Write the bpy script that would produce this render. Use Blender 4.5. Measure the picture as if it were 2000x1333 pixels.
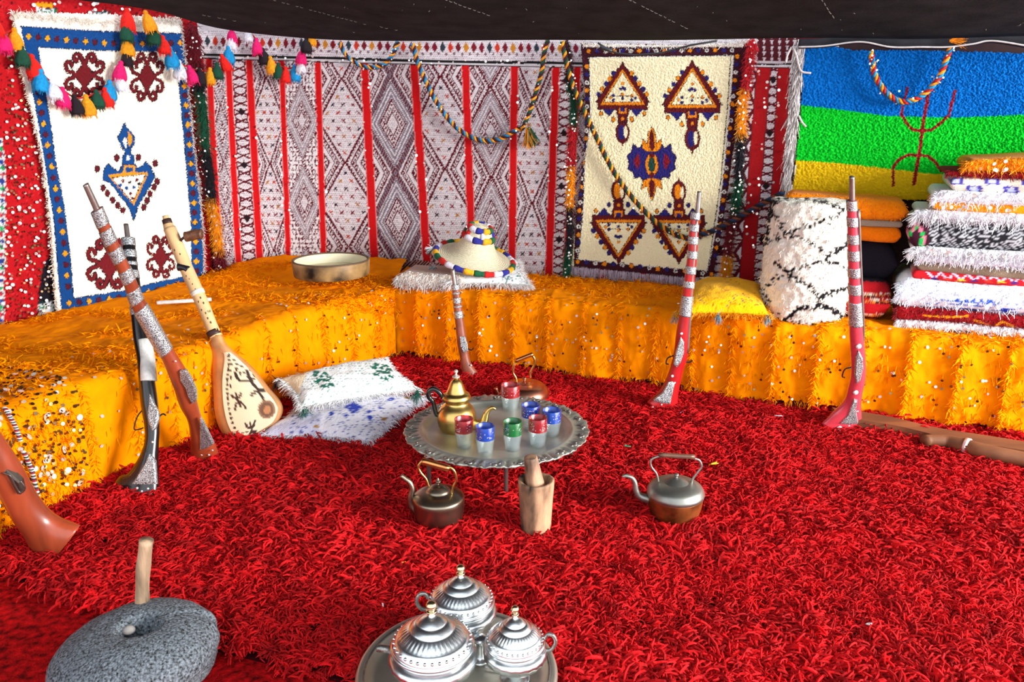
import bpy, math, random
import numpy as np
from mathutils import Vector, Matrix
from mathutils.bvhtree import BVHTree
random.seed(7); rng = np.random.default_rng(7)
S = bpy.context.scene
COL = S.collection
for o in list(bpy.data.objects): bpy.data.objects.remove(o)

# ------------------------------------------------------------ camera, sky, light, exposure
H, FPX, PIT = 1.4, 1550.0, math.radians(16.5)
cam_d = bpy.data.cameras.new('camera'); cam = bpy.data.objects.new('camera', cam_d); COL.objects.link(cam)
cam_d.sensor_width = 36.0; cam_d.lens = 36.0*FPX/2000; cam_d.clip_start = 0.05; cam_d.clip_end = 200
cam.location = (0, 0, H); cam.rotation_euler = (math.pi/2-PIT, 0, 0); S.camera = cam
world = bpy.data.worlds.new('world'); S.world = world; world.use_nodes = True
bg = world.node_tree.nodes['Background']; bg.inputs[0].default_value = (0.86, 0.93, 1.0, 1); bg.inputs[1].default_value = 1.8
def area(name, loc, target, sx, sy, power, col):
    l = bpy.data.lights.new(name, 'AREA'); l.shape = 'RECTANGLE'; l.size = sx; l.size_y = sy; l.energy = power; l.color = col
    o = bpy.data.objects.new(name, l); COL.objects.link(o); o.location = loc
    o.rotation_euler = (Vector(target)-Vector(loc)).to_track_quat('-Z', 'Y').to_euler(); return o
area('daylight_tent_opening', (5.6, 0.1, 2.0), (-1.2, 3.3, 0.3), 2.6, 1.8, 760, (1.0, 0.98, 0.95))
S.view_settings.view_transform = 'Standard'; S.view_settings.look = 'None'
S.view_settings.exposure = 0.35; S.view_settings.gamma = 1.0; S.view_settings.use_curve_mapping = False

# ------------------------------------------------------------ photo geometry helpers
CP, SP = math.cos(PIT), math.sin(PIT)
CAM = np.array([0, 0, H])
def ray(u, v):
    u = np.asarray(u, float); v = np.asarray(v, float)
    cx = (u-1000)/FPX; cy = -(v-666.5)/FPX
    return np.stack([cx, CP+cy*SP, -SP+cy*CP], -1)
def Z(u, v, z):
    d = ray(u, v); return CAM+d*((z-H)/d[..., 2])[..., None] if d.ndim > 1 else CAM+d*((z-H)/d[2])
def Dp(u, v, d): return CAM+ray(u, v)*d
def depth(P): return P[..., 1]*CP-(P[..., 2]-H)*SP
def proj(P):
    P = np.asarray(P, float); d = depth(P)
    return 1000+FPX*P[..., 0]/d, 666.5-FPX*(P[..., 1]*SP+(P[..., 2]-H)*CP)/d
def mpp(P): return depth(np.asarray(P, float))/FPX
def zat(P, v):
    cy = -(v-666.5)/FPX
    return H+P[1]*(cy*CP-SP)/(CP+cy*SP)
def onplane(u, v, P0, n):
    d = ray(u, v); t = np.dot(P0-CAM, n)/(d@n)
    return CAM+d*(t[..., None] if d.ndim > 1 else t)

def catmull(pts, m):
    pts = np.array(pts, float); n = len(pts)
    P = np.vstack([2*pts[0]-pts[1], pts, 2*pts[-1]-pts[-2]]); out = []
    for i in range(n-1):
        a, b, c, d = P[i], P[i+1], P[i+2], P[i+3]
        for k in range(m):
            t = k/m
            out.append(0.5*((2*b)+(c-a)*t+(2*a-5*b+4*c-d)*t*t+(3*b-a-3*c+d)*t**3))
    out.append(pts[-1]); return np.array(out)
def resample(P, n):
    P = np.array(P, float); s = np.r_[0, np.cumsum(np.linalg.norm(np.diff(P, axis=0), axis=1))]
    t = np.linspace(0, s[-1], n); return np.stack([np.interp(t, s, P[:, k]) for k in range(P.shape[1])], -1)

WP = catmull([(-3.45, 1.2), (-2.98, 2.5), (-2.39, 3.57), (-2.02, 4.3), (-1.80, 4.82), (-1.45, 5.02), (-0.65, 4.96), (0.37, 4.63), (1.39, 4.2), (2.6, 3.68), (3.3, 3.35)], 10)
def wall_line(off):
    t = np.gradient(WP, axis=0); t /= np.linalg.norm(t, axis=1)[:, None]
    return WP+np.stack([t[:, 1], -t[:, 0]], -1)*off
def W(u, v, off=0.0):
    """point where the view through photo pixel (u,v) meets the hanging wall cloth (offset into the room)"""
    L = wall_line(off); d = ray(u, v); sh = d.shape[:-1]; d = d.reshape(-1, 3)
    th = np.arctan2(d[:, 0], d[:, 1]); tw = np.arctan2(L[:, 0], L[:, 1])
    k = np.clip(np.searchsorted(tw, th)-1, 0, len(L)-2)
    A = L[k]; B = L[k+1]; e = B-A
    t = (A[:, 0]*e[:, 1]-A[:, 1]*e[:, 0])/(d[:, 0]*e[:, 1]-d[:, 1]*e[:, 0])
    return (CAM+d*t[:, None]).reshape(sh+(3,))

# numpy value noise
_tab = rng.random((64, 64, 64))
def vnoise(P, sc):
    q = np.asarray(P, float)*sc; i = np.floor(q).astype(int); f = q-i; f = f*f*(3-2*f); r = 0
    for a in (0, 1):
        for b in (0, 1):
            for c in (0, 1):
                w = np.where(a, f[..., 0], 1-f[..., 0])*np.where(b, f[..., 1], 1-f[..., 1])*np.where(c, f[..., 2], 1-f[..., 2])
                r = r+w*_tab[(i[..., 0]+a) % 64, (i[..., 1]+b) % 64, (i[..., 2]+c) % 64]
    return r*2-1

# ------------------------------------------------------------ materials
def lin(c):
    c = np.asarray(c, float)/255.0
    return np.where(c <= 0.04045, c/12.92, ((c+0.055)/1.055)**2.4)
_m = {}
def mat(key, col=None, rough=0.8, metal=0.0, var=0.12, vs=30.0, bump=0.0, bs=200.0, attr=False, sheen=0.0, wave=None, coat=0.0, spec=0.5, col2=None, vor=False, grain=None):
    if key in _m: return _m[key]
    m = bpy.data.materials.new(key); m.use_nodes = True; _m[key] = m
    nt = m.node_tree; N = nt.nodes; L = nt.links; b = N['Principled BSDF']
    b.inputs['Roughness'].default_value = rough; b.inputs['Metallic'].default_value = metal
    b.inputs['Specular IOR Level'].default_value = spec
    if sheen: b.inputs['Sheen Weight'].default_value = sheen
    if coat: b.inputs['Coat Weight'].default_value = coat; b.inputs['Coat Roughness'].default_value = 0.15
    tc = N.new('ShaderNodeTexCoord'); vec = tc.outputs['Object']
    if grain:
        mp = N.new('ShaderNodeMapping'); mp.inputs['Scale'].default_value = grain; L.new(vec, mp.inputs[0]); vec = mp.outputs[0]
    n = N.new('ShaderNodeTexNoise'); n.inputs['Scale'].default_value = vs; n.inputs['Detail'].default_value = 4; L.new(vec, n.inputs[0])
    if attr:
        a = N.new('ShaderNodeAttribute'); a.attribute_name = 'col'; base = a.outputs['Color']
        hsv = N.new('ShaderNodeHueSaturation'); L.new(base, hsv.inputs['Color'])
        mr = N.new('ShaderNodeMapRange'); mr.inputs[3].default_value = 1-var; mr.inputs[4].default_value = 1+var
        mr.inputs[1].default_value = .3; mr.inputs[2].default_value = .7
        L.new(n.outputs[0], mr.inputs[0]); L.new(mr.outputs[0], hsv.inputs['Value']); L.new(hsv.outputs[0], b.inputs['Base Color'])
    else:
        cr = N.new('ShaderNodeValToRGB'); c = lin(col); c2 = lin(col2) if col2 is not None else None
        cr.color_ramp.elements[0].position = .32; cr.color_ramp.elements[1].position = .68
        lo = np.clip(c*(1-var*1.6), 0, 1) if c2 is None else c2; hi = np.clip(c*(1+var*.8), 0, 1) if c2 is None else c
        cr.color_ramp.elements[0].color = (*lo, 1); cr.color_ramp.elements[1].color = (*hi, 1)
        L.new(n.outputs[0], cr.inputs[0]); L.new(cr.outputs[0], b.inputs['Base Color'])
    if bump:
        bn = N.new('ShaderNodeBump'); bn.inputs['Strength'].default_value = bump; bn.inputs['Distance'].default_value = 0.004
        if vor: t = N.new('ShaderNodeTexVoronoi'); t.inputs['Scale'].default_value = bs; L.new(vec, t.inputs[0]); L.new(t.outputs[0], bn.inputs['Height'])
        elif wave: t = N.new('ShaderNodeTexWave'); t.inputs['Scale'].default_value = bs; t.inputs['Distortion'].default_value = 2.0; t.bands_direction = wave; L.new(vec, t.inputs[0]); L.new(t.outputs[1], bn.inputs['Height'])
        else: t = N.new('ShaderNodeTexNoise'); t.inputs['Scale'].default_value = bs; t.inputs['Detail'].default_value = 5; L.new(vec, t.inputs[0]); L.new(t.outputs[0], bn.inputs['Height'])
        L.new(bn.outputs[0], b.inputs['Normal'])
    return m
def glassmat(key, tint, op, col):
    if key in _m: return _m[key]
    m = bpy.data.materials.new(key); m.use_nodes = True; _m[key] = m; nt = m.node_tree; N = nt.nodes; L = nt.links; N.clear()
    out = N.new('ShaderNodeOutputMaterial'); tr = N.new('ShaderNodeBsdfTransparent'); tr.inputs[0].default_value = (*tint, 1)
    gl = N.new('ShaderNodeBsdfGlossy'); gl.inputs['Roughness'].default_value = 0.06; gl.inputs[0].default_value = (1, 1, 1, 1)
    df = N.new('ShaderNodeBsdfPrincipled'); df.inputs['Base Color'].default_value = (*col, 1); df.inputs['Roughness'].default_value = .2
    no = N.new('ShaderNodeTexNoise'); no.inputs['Scale'].default_value = 40; bp = N.new('ShaderNodeBump'); bp.inputs['Strength'].default_value = .25; bp.inputs['Distance'].default_value = .003
    L.new(no.outputs[0], bp.inputs['Height'])
    L.new(bp.outputs[0], gl.inputs['Normal'])
    lw = N.new('ShaderNodeLayerWeight'); lw.inputs[0].default_value = .25; L.new(bp.outputs[0], lw.inputs['Normal'])
    m1 = N.new('ShaderNodeMixShader'); m1.inputs[0].default_value = op; L.new(tr.outputs[0], m1.inputs[1]); L.new(df.outputs[0], m1.inputs[2])
    m2 = N.new('ShaderNodeMixShader'); ad = N.new('ShaderNodeMath'); ad.operation = 'MULTIPLY_ADD'; ad.inputs[1].default_value = .55; ad.inputs[2].default_value = .02
    L.new(lw.outputs[1], ad.inputs[0]); L.new(ad.outputs[0], m2.inputs[0]); L.new(m1.outputs[0], m2.inputs[1]); L.new(gl.outputs[0], m2.inputs[2]); L.new(m2.outputs[0], out.inputs[0])
    return m

M_WOOL = lambda: mat('patterned_wool', attr=True, rough=.95, var=.08, vs=160, bump=.4, bs=260, sheen=.1, spec=.2)
M_WEAVE = lambda: mat('flat_weave', attr=True, rough=.95, var=.18, vs=220, bump=.6, bs=330, spec=.2)
M_FLUFF = lambda: mat('patterned_fluffy_wool', attr=True, rough=.95, var=.08, vs=90, bump=1.0, bs=120, sheen=.05, spec=.1)
M_ORANGE = lambda: mat('orange_cloth', (253, 142, 0), rough=.95, var=.08, vs=14, bump=.45, bs=60, spec=.05)
M_ORANGE_T = lambda: mat('orange_thread', (253, 147, 0), rough=.9, var=.2, vs=60, spec=.05)
M_SEQ = lambda: mat('sequin_metal', (250, 246, 240), rough=.28, metal=.55, var=.03)
M_SEQD = lambda: mat('sequin_bronze', (135, 105, 70), rough=.25, metal=.9, var=.2)
M_SILVER = lambda: mat('embossed_silver', (236, 240, 242), rough=.38, metal=.7, var=.15, vs=260, bump=.45, bs=230, vor=True, col2=lin((176, 182, 188)))
M_PEWTER = lambda: mat('pewter', (178, 180, 176), rough=.3, metal=1, var=.14, vs=25, bump=.12, bs=60)
M_STEEL = lambda: mat('gun_barrel_steel', (150, 140, 135), rough=.35, metal=.8, var=.12)
M_BRASS = lambda: mat('brass', (214, 180, 104), rough=.3, metal=1, var=.08)
M_BLACKWOOD = lambda: mat('black_lacquer', (18, 16, 18), rough=.25, var=.1, coat=.4)
M_BROWNWOOD = lambda: mat('reddish_brown_wood', (150, 62, 34), rough=.38, var=.25, vs=18, coat=.3, grain=(1, 1, .25))
M_REDWOOD = lambda: mat('red_painted_wood', (186, 22, 26), rough=.35, var=.12, coat=.3)
M_PINKWOOD = lambda: mat('glossy_red_painted_wood', (205, 62, 76), rough=.25, var=.08, coat=.6)

# ------------------------------------------------------------ object helpers
ORG = {}
def put(name, V, F, m, parent=None, smooth=True, label=None, cat=None, group=None, kind=None, cols=None, origin=None, mats=None, midx=None):
    V = np.asarray(V, float).reshape(-1, 3)
    if parent is not None: org = ORG[parent.name]
    else: org = np.array(origin if origin is not None else [V[:, 0].mean(), V[:, 1].mean(), V[:, 2].min()], float)
    me = bpy.data.meshes.new(name)
    if isinstance(F, np.ndarray):
        F = F.astype(np.int32); nf, k = F.shape
        me.vertices.add(len(V)); me.vertices.foreach_set('co', (V-org).astype(np.float32).ravel())
        me.loops.add(nf*k); me.loops.foreach_set('vertex_index', F.ravel())
        me.polygons.add(nf); me.polygons.foreach_set('loop_start', np.arange(0, nf*k, k, dtype=np.int32))
        me.polygons.foreach_set('loop_total', np.full(nf, k, dtype=np.int32)); me.update(calc_edges=True)
    else: me.from_pydata((V-org).tolist(), [], [tuple(int(i) for i in f) for f in F]); me.update()
    if cols is not None:
        a = me.color_attributes.new('col', 'FLOAT_COLOR', 'POINT')
        a.data.foreach_set('color', np.c_[cols, np.ones(len(cols))].astype(np.float32).ravel())
    if smooth: me.polygons.foreach_set('use_smooth', np.ones(len(me.polygons), dtype=bool))
    for x in (mats or [m]): me.materials.append(x)
    if midx is not None: me.polygons.foreach_set('material_index', np.asarray(midx, dtype=np.int32))
    o = bpy.data.objects.new(name, me); COL.objects.link(o)
    if parent is not None: o.parent = parent; ORG[o.name] = ORG[parent.name]
    else: o.location = org; ORG[o.name] = org
    tag(o, label, cat, group, kind); return o
def tag(o, label=None, cat=None, group=None, kind=None):
    if label: o['label'] = label
    if cat: o['category'] = cat
    if group: o['group'] = group
    if kind: o['kind'] = kind
def thing(name, label, cat, loc, group=None):
    o = bpy.data.objects.new(name, None); COL.objects.link(o); o.location = loc; o.empty_display_size = .05
    ORG[o.name] = np.array(loc, float); tag(o, label, cat, group); return o
class MB:
    def __init__(s): s.V = []; s.F = []; s.n = 0; s.C = []
    def add(s, V, F, c=None):
        V = np.asarray(V, float).reshape(-1, 3); s.V.append(V); s.F += [[int(i)+s.n for i in f] for f in F]
        s.n += len(V)
        s.C.append(np.tile(c if c is not None else (1, 1, 1), (len(V), 1)) if c is None or np.ndim(c) == 1 else c)
        return s
    def put(s, name, m, parent=None, usecol=False, **k): return put(name, np.vstack(s.V), s.F, m, parent, cols=np.vstack(s.C) if usecol else None, **k)
def gridF(nx, ny, wrap=False):
    """faces of a grid whose vertex index is j*nx+i"""
    i, j = np.meshgrid(np.arange(nx if wrap else nx-1), np.arange(ny-1)); i = i.ravel(); j = j.ravel(); i2 = (i+1) % nx
    return np.stack([j*nx+i, j*nx+i2, (j+1)*nx+i2, (j+1)*nx+i], -1)
def lathe(prof, c, n=32, ax=None, mod=None, cap0=True, cap1=True):
    """prof [(r,z)] around axis; ax = 3x3 columns (x,y,axis)"""
    prof = np.array(prof, float); th = np.linspace(0, 2*math.pi, n, endpoint=False)
    R = np.repeat(prof[:, 0][:, None], n, 1); Zz = np.repeat(prof[:, 1][:, None], n, 1)
    if mod is not None: R = R*mod(np.arange(len(prof))[:, None], th[None, :], prof)
    P = np.stack([R*np.cos(th), R*np.sin(th), Zz], -1).reshape(-1, 3)
    if ax is not None: P = P@np.array(ax, float).T
    P = P+np.array(c, float); F = gridF(n, len(prof), True).tolist(); m = len(prof)
    if cap0: F.append(list(range(n))[::-1])
    if cap1: F.append([(m-1)*n+k for k in range(n)])
    return P, F
def smoothprof(pts, m=5): 
    q = catmull(pts, m); q[:, 0] = np.maximum(q[:, 0], 0.0004); return q
def tube(path, r, n=8, flat=1.0, up=None, caps=True):
    P = np.array(path, float); m = len(P); T = np.gradient(P, axis=0); T /= np.linalg.norm(T, axis=1)[:, None]+1e-12
    r = np.broadcast_to(np.asarray(r, float), (m,))
    a = np.array(up, float) if up is not None else np.array([0, 0, 1.0])
    if up is None and abs(T[0]@a) > .9: a = np.array([1.0, 0, 0])
    rings = []; th = np.linspace(0, 2*math.pi, n, endpoint=False)
    for k in range(m):
        x = a-T[k]*(a@T[k]); x /= np.linalg.norm(x)+1e-12; y = np.cross(T[k], x)
        if up is None: a = x
        rings.append(P[k]+r[k]*(flat*np.cos(th)[:, None]*x+np.sin(th)[:, None]*y))
    F = gridF(n, m, True).tolist()
    if caps: F += [list(range(n))[::-1], [(m-1)*n+k for k in range(n)]]
    return np.vstack(rings), F
def ball(c, r, n=8, m=6, sq=(1, 1, 1)):
    a = np.linspace(-math.pi/2, math.pi/2, m+1); V, F = lathe([(max(math.cos(t), .02), math.sin(t)) for t in a], (0, 0, 0), n)
    return V*r*np.array(sq)+np.array(c), F
def ribbons(P, D, Ln, Wd, droop=(0, 0, -1), curl=.5, seg=3, taper=.35):
    """hair-like flat strands, vectorised. P roots, D unit directions"""
    n = len(P); D = D/np.linalg.norm(D, axis=1)[:, None]; side = np.cross(D, rng.normal(size=(n, 3))); side /= np.linalg.norm(side, axis=1)[:, None]+1e-9
    Ln = np.broadcast_to(Ln, (n,)); Wd = np.broadcast_to(Wd, (n,)); C = rng.normal(size=(n, 3))*curl*.5+np.array(droop)*curl
    V = np.zeros((n, seg+1, 2, 3))
    for k in range(seg+1):
        t = k/seg; c = P+(D*t+C*t*t*.7)*Ln[:, None]; w = side*(Wd*(1-(1-taper)*t)*.5)[:, None]
        V[:, k, 0] = c-w; V[:, k, 1] = c+w
    b = (np.arange(n)*(seg+1)*2)[:, None]; F = []
    for k in range(seg): F.append(b+np.array([2*k, 2*k+1, 2*k+3, 2*k+2]))
    return V.reshape(-1, 3), np.stack(F, 1).reshape(-1, 4)
def discs(P, Nn, r, n=6):
    P = np.asarray(P); Nn = Nn/np.linalg.norm(Nn, axis=1)[:, None]; a = np.cross(Nn, [0.13, .2, 1.0]); a /= np.linalg.norm(a, axis=1)[:, None]; b = np.cross(Nn, a)
    th = np.arange(n)*2*math.pi/n; r = np.broadcast_to(r, (len(P),))
    V = P[:, None, :]+r[:, None, None]*(np.cos(th)[None, :, None]*a[:, None, :]+np.sin(th)[None, :, None]*b[:, None, :])
    return V.reshape(-1, 3), np.arange(len(P)*n).reshape(-1, n)

# ------------------------------------------------------------ painter: patterns of the textiles (thread colours only)
class Canvas:
    def __init__(s, x0, y0, x1, y1, col, ss=2):
        s.x0, s.y0, s.ss = x0, y0, ss; s.h = int((y1-y0)*ss); s.w = int((x1-x0)*ss)
        s.a = np.zeros((s.h, s.w, 3)); s.a[:] = col
    def grid(s, bx):
        i0 = max(0, int((bx[0]-s.x0)*s.ss)-1); i1 = min(s.w, int((bx[2]-s.x0)*s.ss)+2)
        j0 = max(0, int((bx[1]-s.y0)*s.ss)-1); j1 = min(s.h, int((bx[3]-s.y0)*s.ss)+2)
        if i1 <= i0 or j1 <= j0: return None
        X, Y = np.meshgrid(s.x0+(np.arange(i0, i1)+.5)/s.ss, s.y0+(np.arange(j0, j1)+.5)/s.ss); return X, Y, (slice(j0, j1), slice(i0, i1))
    def poly(s, pts, col, edge=None, ew=1.5):
        p = np.array(pts, float)
        if edge is not None: s.line(np.vstack([p, p[:1]]), edge, ew*2)
        g = s.grid((*p.min(0), *p.max(0)))
        if g is None: return
        X, Y, sl = g; ins = np.zeros(X.shape, bool)
        for k in range(len(p)):
            x1, y1 = p[k]; x2, y2 = p[(k+1) % len(p)]
            if y1 == y2: continue
            ins ^= ((y1 > Y) != (y2 > Y)) & (X < (x2-x1)*(Y-y1)/(y2-y1)+x1)
        s.a[sl][ins] = col
    def line(s, pts, col, w):
        p = np.array(pts, float)
        for k in range(len(p)-1):
            a, b = p[k], p[k+1]; r = w/2; g = s.grid((min(a[0], b[0])-r, min(a[1], b[1])-r, max(a[0], b[0])+r, max(a[1], b[1])+r))
            if g is None: continue
            X, Y, sl = g; e = b-a; L2 = e@e+1e-9; t = np.clip(((X-a[0])*e[0]+(Y-a[1])*e[1])/L2, 0, 1)
            s.a[sl][(X-a[0]-t*e[0])**2+(Y-a[1]-t*e[1])**2 <= r*r] = col
    def disk(s, x, y, rx, ry, col, edge=None, ew=1.2):
        if edge is not None: s.disk(x, y, rx+ew, ry+ew, edge)
        g = s.grid((x-rx, y-ry, x+rx, y+ry))
        if g is None: return
        X, Y, sl = g; s.a[sl][((X-x)/rx)**2+((Y-y)/ry)**2 <= 1] = col
    def at(s, u, v, jit=0.0):
        u = u+rng.normal(size=u.shape)*jit; v = v+rng.normal(size=v.shape)*jit
        i = np.clip(((u-s.x0)*s.ss).astype(int), 0, s.w-1); j = np.clip(((v-s.y0)*s.ss).astype(int), 0, s.h-1)
        return lin(s.a[j, i])
def hang(name, left, right, nx, ny, off, canvas, m, relief=.004, jit=.6, sag=None, edge=0.0, parent=None, wob=.02, noff=0, **kw):
    """a cloth hanging on the wall: left/right edge polylines in photo pixels"""
    L = resample(catmull(left, 8) if len(left) > 2 else left, ny); R = resample(catmull(right, 8) if len(right) > 2 else right, ny)
    t = np.linspace(0, 1, nx)[None, :, None]; uv = L[:, None, :]*(1-t)+R[:, None, :]*t
    if sag is not None: uv[..., 1] += sag(t[..., 0], np.linspace(0, 1, ny)[:, None])
    if edge:
        e = rng.normal(size=(ny, 2))*edge; uv[:, 0, 0] += e[:, 0]; uv[:, -1, 0] += e[:, 1]
        e = rng.normal(size=(nx, 2))*edge; uv[0, :, 1] += e[:, 0]; uv[-1, :, 1] += e[:, 1]
    P0 = W(uv[..., 0], uv[..., 1], 0.0); P1 = W(uv[..., 0], uv[..., 1], 0.1); D = (P1-P0)/.1
    o = off+relief*(rng.random(P0.shape[:2])-.5)+wob*vnoise(P0*np.array([1, 1, .35]), 3.0)*.5
    P = P0+D*o[..., None]; cols = canvas.at(uv[..., 0], uv[..., 1], jit)
    F = gridF(nx, ny)[:, ::-1]
    # thickness: a hem that runs back towards the wall
    ring = np.r_[np.arange(nx), nx-1+nx*np.arange(1, ny), (ny-1)*nx+np.arange(nx-2, -1, -1), nx*np.arange(ny-2, 0, -1)]
    Pf = P.reshape(-1, 3); Df = D.reshape(-1, 3); B = Pf[ring]-Df[ring]*min(.012, off*.6); n0 = len(Pf); k = len(ring)
    Fs = np.stack([ring, np.roll(ring, -1), n0+(np.arange(k)+1) % k, n0+np.arange(k)], -1)
    return put(name, np.vstack([Pf, B]), np.vstack([F, Fs]), m, parent, cols=np.vstack([cols.reshape(-1, 3), cols.reshape(-1, 3)[ring]]), **kw), uv, P

#@@SHELL
# ------------------------------------------------------------ tent shell
M_TENT = mat('black_tent_cloth', (44, 44, 48), rough=.95, var=.25, vs=8, bump=.3, bs=120, spec=.1)
zz = np.linspace(-.02, 2.6, 14)
def wallmesh(name, a, b):
    L = WP[a:b]; V = np.array([[(x, y, z) for x, y in L] for z in zz]); n = len(L)
    B = V-np.array([0, 0, 0.]); t = np.gradient(L, axis=0); t /= np.linalg.norm(t, axis=1)[:, None]
    B = V.copy(); B[..., 0] -= t[:, 1]*.03; B[..., 1] += t[:, 0]*.03
    F = gridF(n, 14); k = V.shape[0]*n
    put(name, np.vstack([V.reshape(-1, 3), B.reshape(-1, 3)]), np.vstack([F, F[:, ::-1]+k]), mat('dark_wall_cloth', (40, 14, 16), rough=.95, var=.2), kind='structure', origin=(0, 0, 0))
wallmesh('wall_left', 0, 43); wallmesh('wall_back', 42, len(WP))
# floor: thin red carpet
xs = np.linspace(-3.6, 3.6, 90); ys = np.linspace(-1.0, 5.3, 80); X, Y = np.meshgrid(xs, ys)
Vf = np.stack([X, Y, .002*vnoise(np.stack([X, Y, X*0], -1), 9)], -1)
put('floor', Vf.reshape(-1, 3), gridF(90, 80), mat('thin_red_carpet', (182, 12, 16), rough=.97, var=.5, vs=45, bump=1.0, bs=160, spec=.1), kind='structure', origin=(0, 0, 0))
# ceiling: sagging black cloth, its hem in front of the wall hangings
hem = resample(catmull([(-420, -190), (-120, -70), (60, -14), (250, 12), (330, 28), (420, 54), (540, 70), (680, 79), (850, 80), (1050, 78), (1250, 79), (1450, 76), (1600, 74), (1800, 76), (2020, 70), (2300, 68)], 6), 120)
hp = W(hem[:, 0], hem[:, 1], .30); nr = 40; rows = []
ridge = np.stack([np.linspace(-4.2, 4.2, 120), np.full(120, .55), np.full(120, 2.45)], -1)
for k in range(nr):
    t = k/(nr-1); q = hp*(1-t)+ridge*t; q[:, 2] -= .10*math.sin(math.pi*t)
    q[:, 2] += .02*vnoise(q*np.array([1, .3, 1]), 2.2)*min(1, 6*t); rows.append(q)
rows.insert(0, hp+np.array([0, .02, .10])); rows = np.array(rows)
ceil = put('ceiling', rows.reshape(-1, 3), gridF(120, nr+1), M_TENT, kind='structure', origin=(0, 0, 0))
cb = BVHTree.FromPolygons([tuple(v) for v in rows.reshape(-1, 3)], gridF(120, nr+1).tolist())
def cast(bvh, u, v):
    d = ray(float(u), float(v)); h = bvh.ray_cast(Vector(CAM), Vector(d).normalized())
    return (np.array(h[0]), np.array(h[1])) if h[0] is not None else (None, None)
sb = MB(); sw = MB()
for (a, b) in (((525, -4), (718, 47)), ((742, 51), (780, 58)), ((868, -3), (960, 30)), ((1228, -3), (1346, 56)), ((1603, -4), (1636, 45)), ((2002, 40), (1972, 56)), ((396, 28), (465, 40))):
    a = np.array(a, float); b = np.array(b, float); n = int(np.linalg.norm(b-a)/9); prev = None
    for k in range(n):
        p = a+(b-a)*k/n; q = a+(b-a)*(k+.62)/n; p = p+rng.normal(size=2)*.5
        A, _ = cast(cb, *p); B, _ = cast(cb, *q)
        if A is None or B is None: continue
        if k % 3 != 2 or rng.random() < .5: sb.add(*tube([A-[0, .004, .004], (A+B)/2-[0, .006, .006], B-[0, .004, .004]], .0016, 5))
sb.put('seam_stitching', mat('pale_thread', (120, 118, 110), rough=.9), parent=ceil, label='pale seam stitching on the black tent cloth', kind='stuff')
for k in range(26):
    A, n_ = cast(cb, rng.uniform(50, 1990), rng.uniform(0, 66))
    if A is not None: sw.add(*tube([A-[0, .003, .005], A+rng.normal(size=3)*.004-[0, .003, .008]], .0015, 4))
sw.put('lint', mat('pale_thread', (120, 118, 110)), parent=ceil, label='specks of pale lint on the tent cloth', kind='stuff')
pole_hem = resample(W(np.linspace(-60, 1099, 40), np.interp(np.linspace(-60, 1099, 40), hem[:, 0], hem[:, 1]), .2), 40)

#@@BENCH
# ------------------------------------------------------------ benches and orange blankets
LF = catmull([(-2.15, 1.55), (-1.93, 2.0), (-1.71, 2.42), (-1.51, 2.85), (-1.29, 3.28), (-1.03, 3.80), (-.66, 4.30)], 8)     # front line of left bench
BF = catmull([(-.70, 4.36), (-.35, 4.22), (0, 4.10), (.6, 3.87), (1.15, 3.60), (1.67, 3.39), (2.18, 3.18), (2.75, 2.95)], 8)
WL = wall_line(.04)
def seg_wall(p, q, n):
    i = np.argmin(np.linalg.norm(WL-np.array(p), axis=1)); j = np.argmin(np.linalg.norm(WL-np.array(q), axis=1)); return resample(WL[i:j+1], n)
ZT = .42
def bench_surface(front, back, ns, nt, inset, zt, z0, fold, disp=None):
    """ruled top from back to front, rounded edge, front down to z0"""
    fr = resample(front, ns); bk = resample(back, ns); V = []; Nn = []; T = []
    d = fr-bk; dl = np.linalg.norm(d, axis=1)[:, None]; n2 = np.gradient(fr, axis=0); n2 = np.stack([n2[:, 1], -n2[:, 0]], -1); n2 /= np.linalg.norm(n2, axis=1)[:, None]
    R = .05
    wd = np.maximum(dl[:, 0]-R, .05); arc = R*math.pi/2; hh = zt-R-z0
    tot = wd+arc+hh
    out = np.zeros((nt, ns, 3)); nor = np.zeros((nt, ns, 3)); tt = np.linspace(0, 1, nt)
    for i in range(ns):
        a, b = bk[i], fr[i]; u = d[i]/dl[i]
        for j, t in enumerate(tt):
            s = t*tot[i]
            if s < wd[i]: p = (*(a+u*s), zt); n = (0, 0, 1)
            elif s < wd[i]+arc:
                an = (s-wd[i])/R; p = (*(a+u*wd[i]+n2[i]*0+u*R*math.sin(an)), zt-R+R*math.cos(an)); n = (n2[i][0]*math.sin(an), n2[i][1]*math.sin(an), math.cos(an))
            else: p = (*b, zt-R-(s-wd[i]-arc)); n = (n2[i][0], n2[i][1], .02)
            out[j, i] = p; nor[j, i] = n
    return out-nor*inset, nor, tot, wd
def bench_box(name, front, back, label):
    root = thing(name, label, 'bench', (*np.mean(resample(front, 9), 0), 0))
    P, n, _, _ = bench_surface(front, back, 40, 24, .035, ZT, .01, 0)
    V = P.reshape(-1, 3); F = gridF(40, 24).tolist()
    # close the bottom and rear
    ns = 40; b0 = np.c_[P[0, :, :2], np.full(ns, .01)]; n0 = len(V); V = np.vstack([V, b0])
    F += [[i+1, i, n0+i, n0+i+1] for i in range(ns-1)]; F += [[23*ns+i, 23*ns+i+1, n0+i+1, n0+i] for i in range(ns-1)]
    F += [[j*ns for j in range(24)]+[n0], [j*ns+ns-1 for j in range(23, -1, -1)]+[n0+ns-1]]
    put('padding', V, F, mat('dark_padding', (90, 40, 14), rough=.95), root)
    return root
LB = np.vstack([seg_wall((-3.35, 1.5), (-1.80, 4.82), 30), seg_wall((-1.8, 4.82), (-.66, 4.96), 12)[1:]])
BB = seg_wall((-.66, 4.96), (3.2, 3.4), 40)
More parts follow.
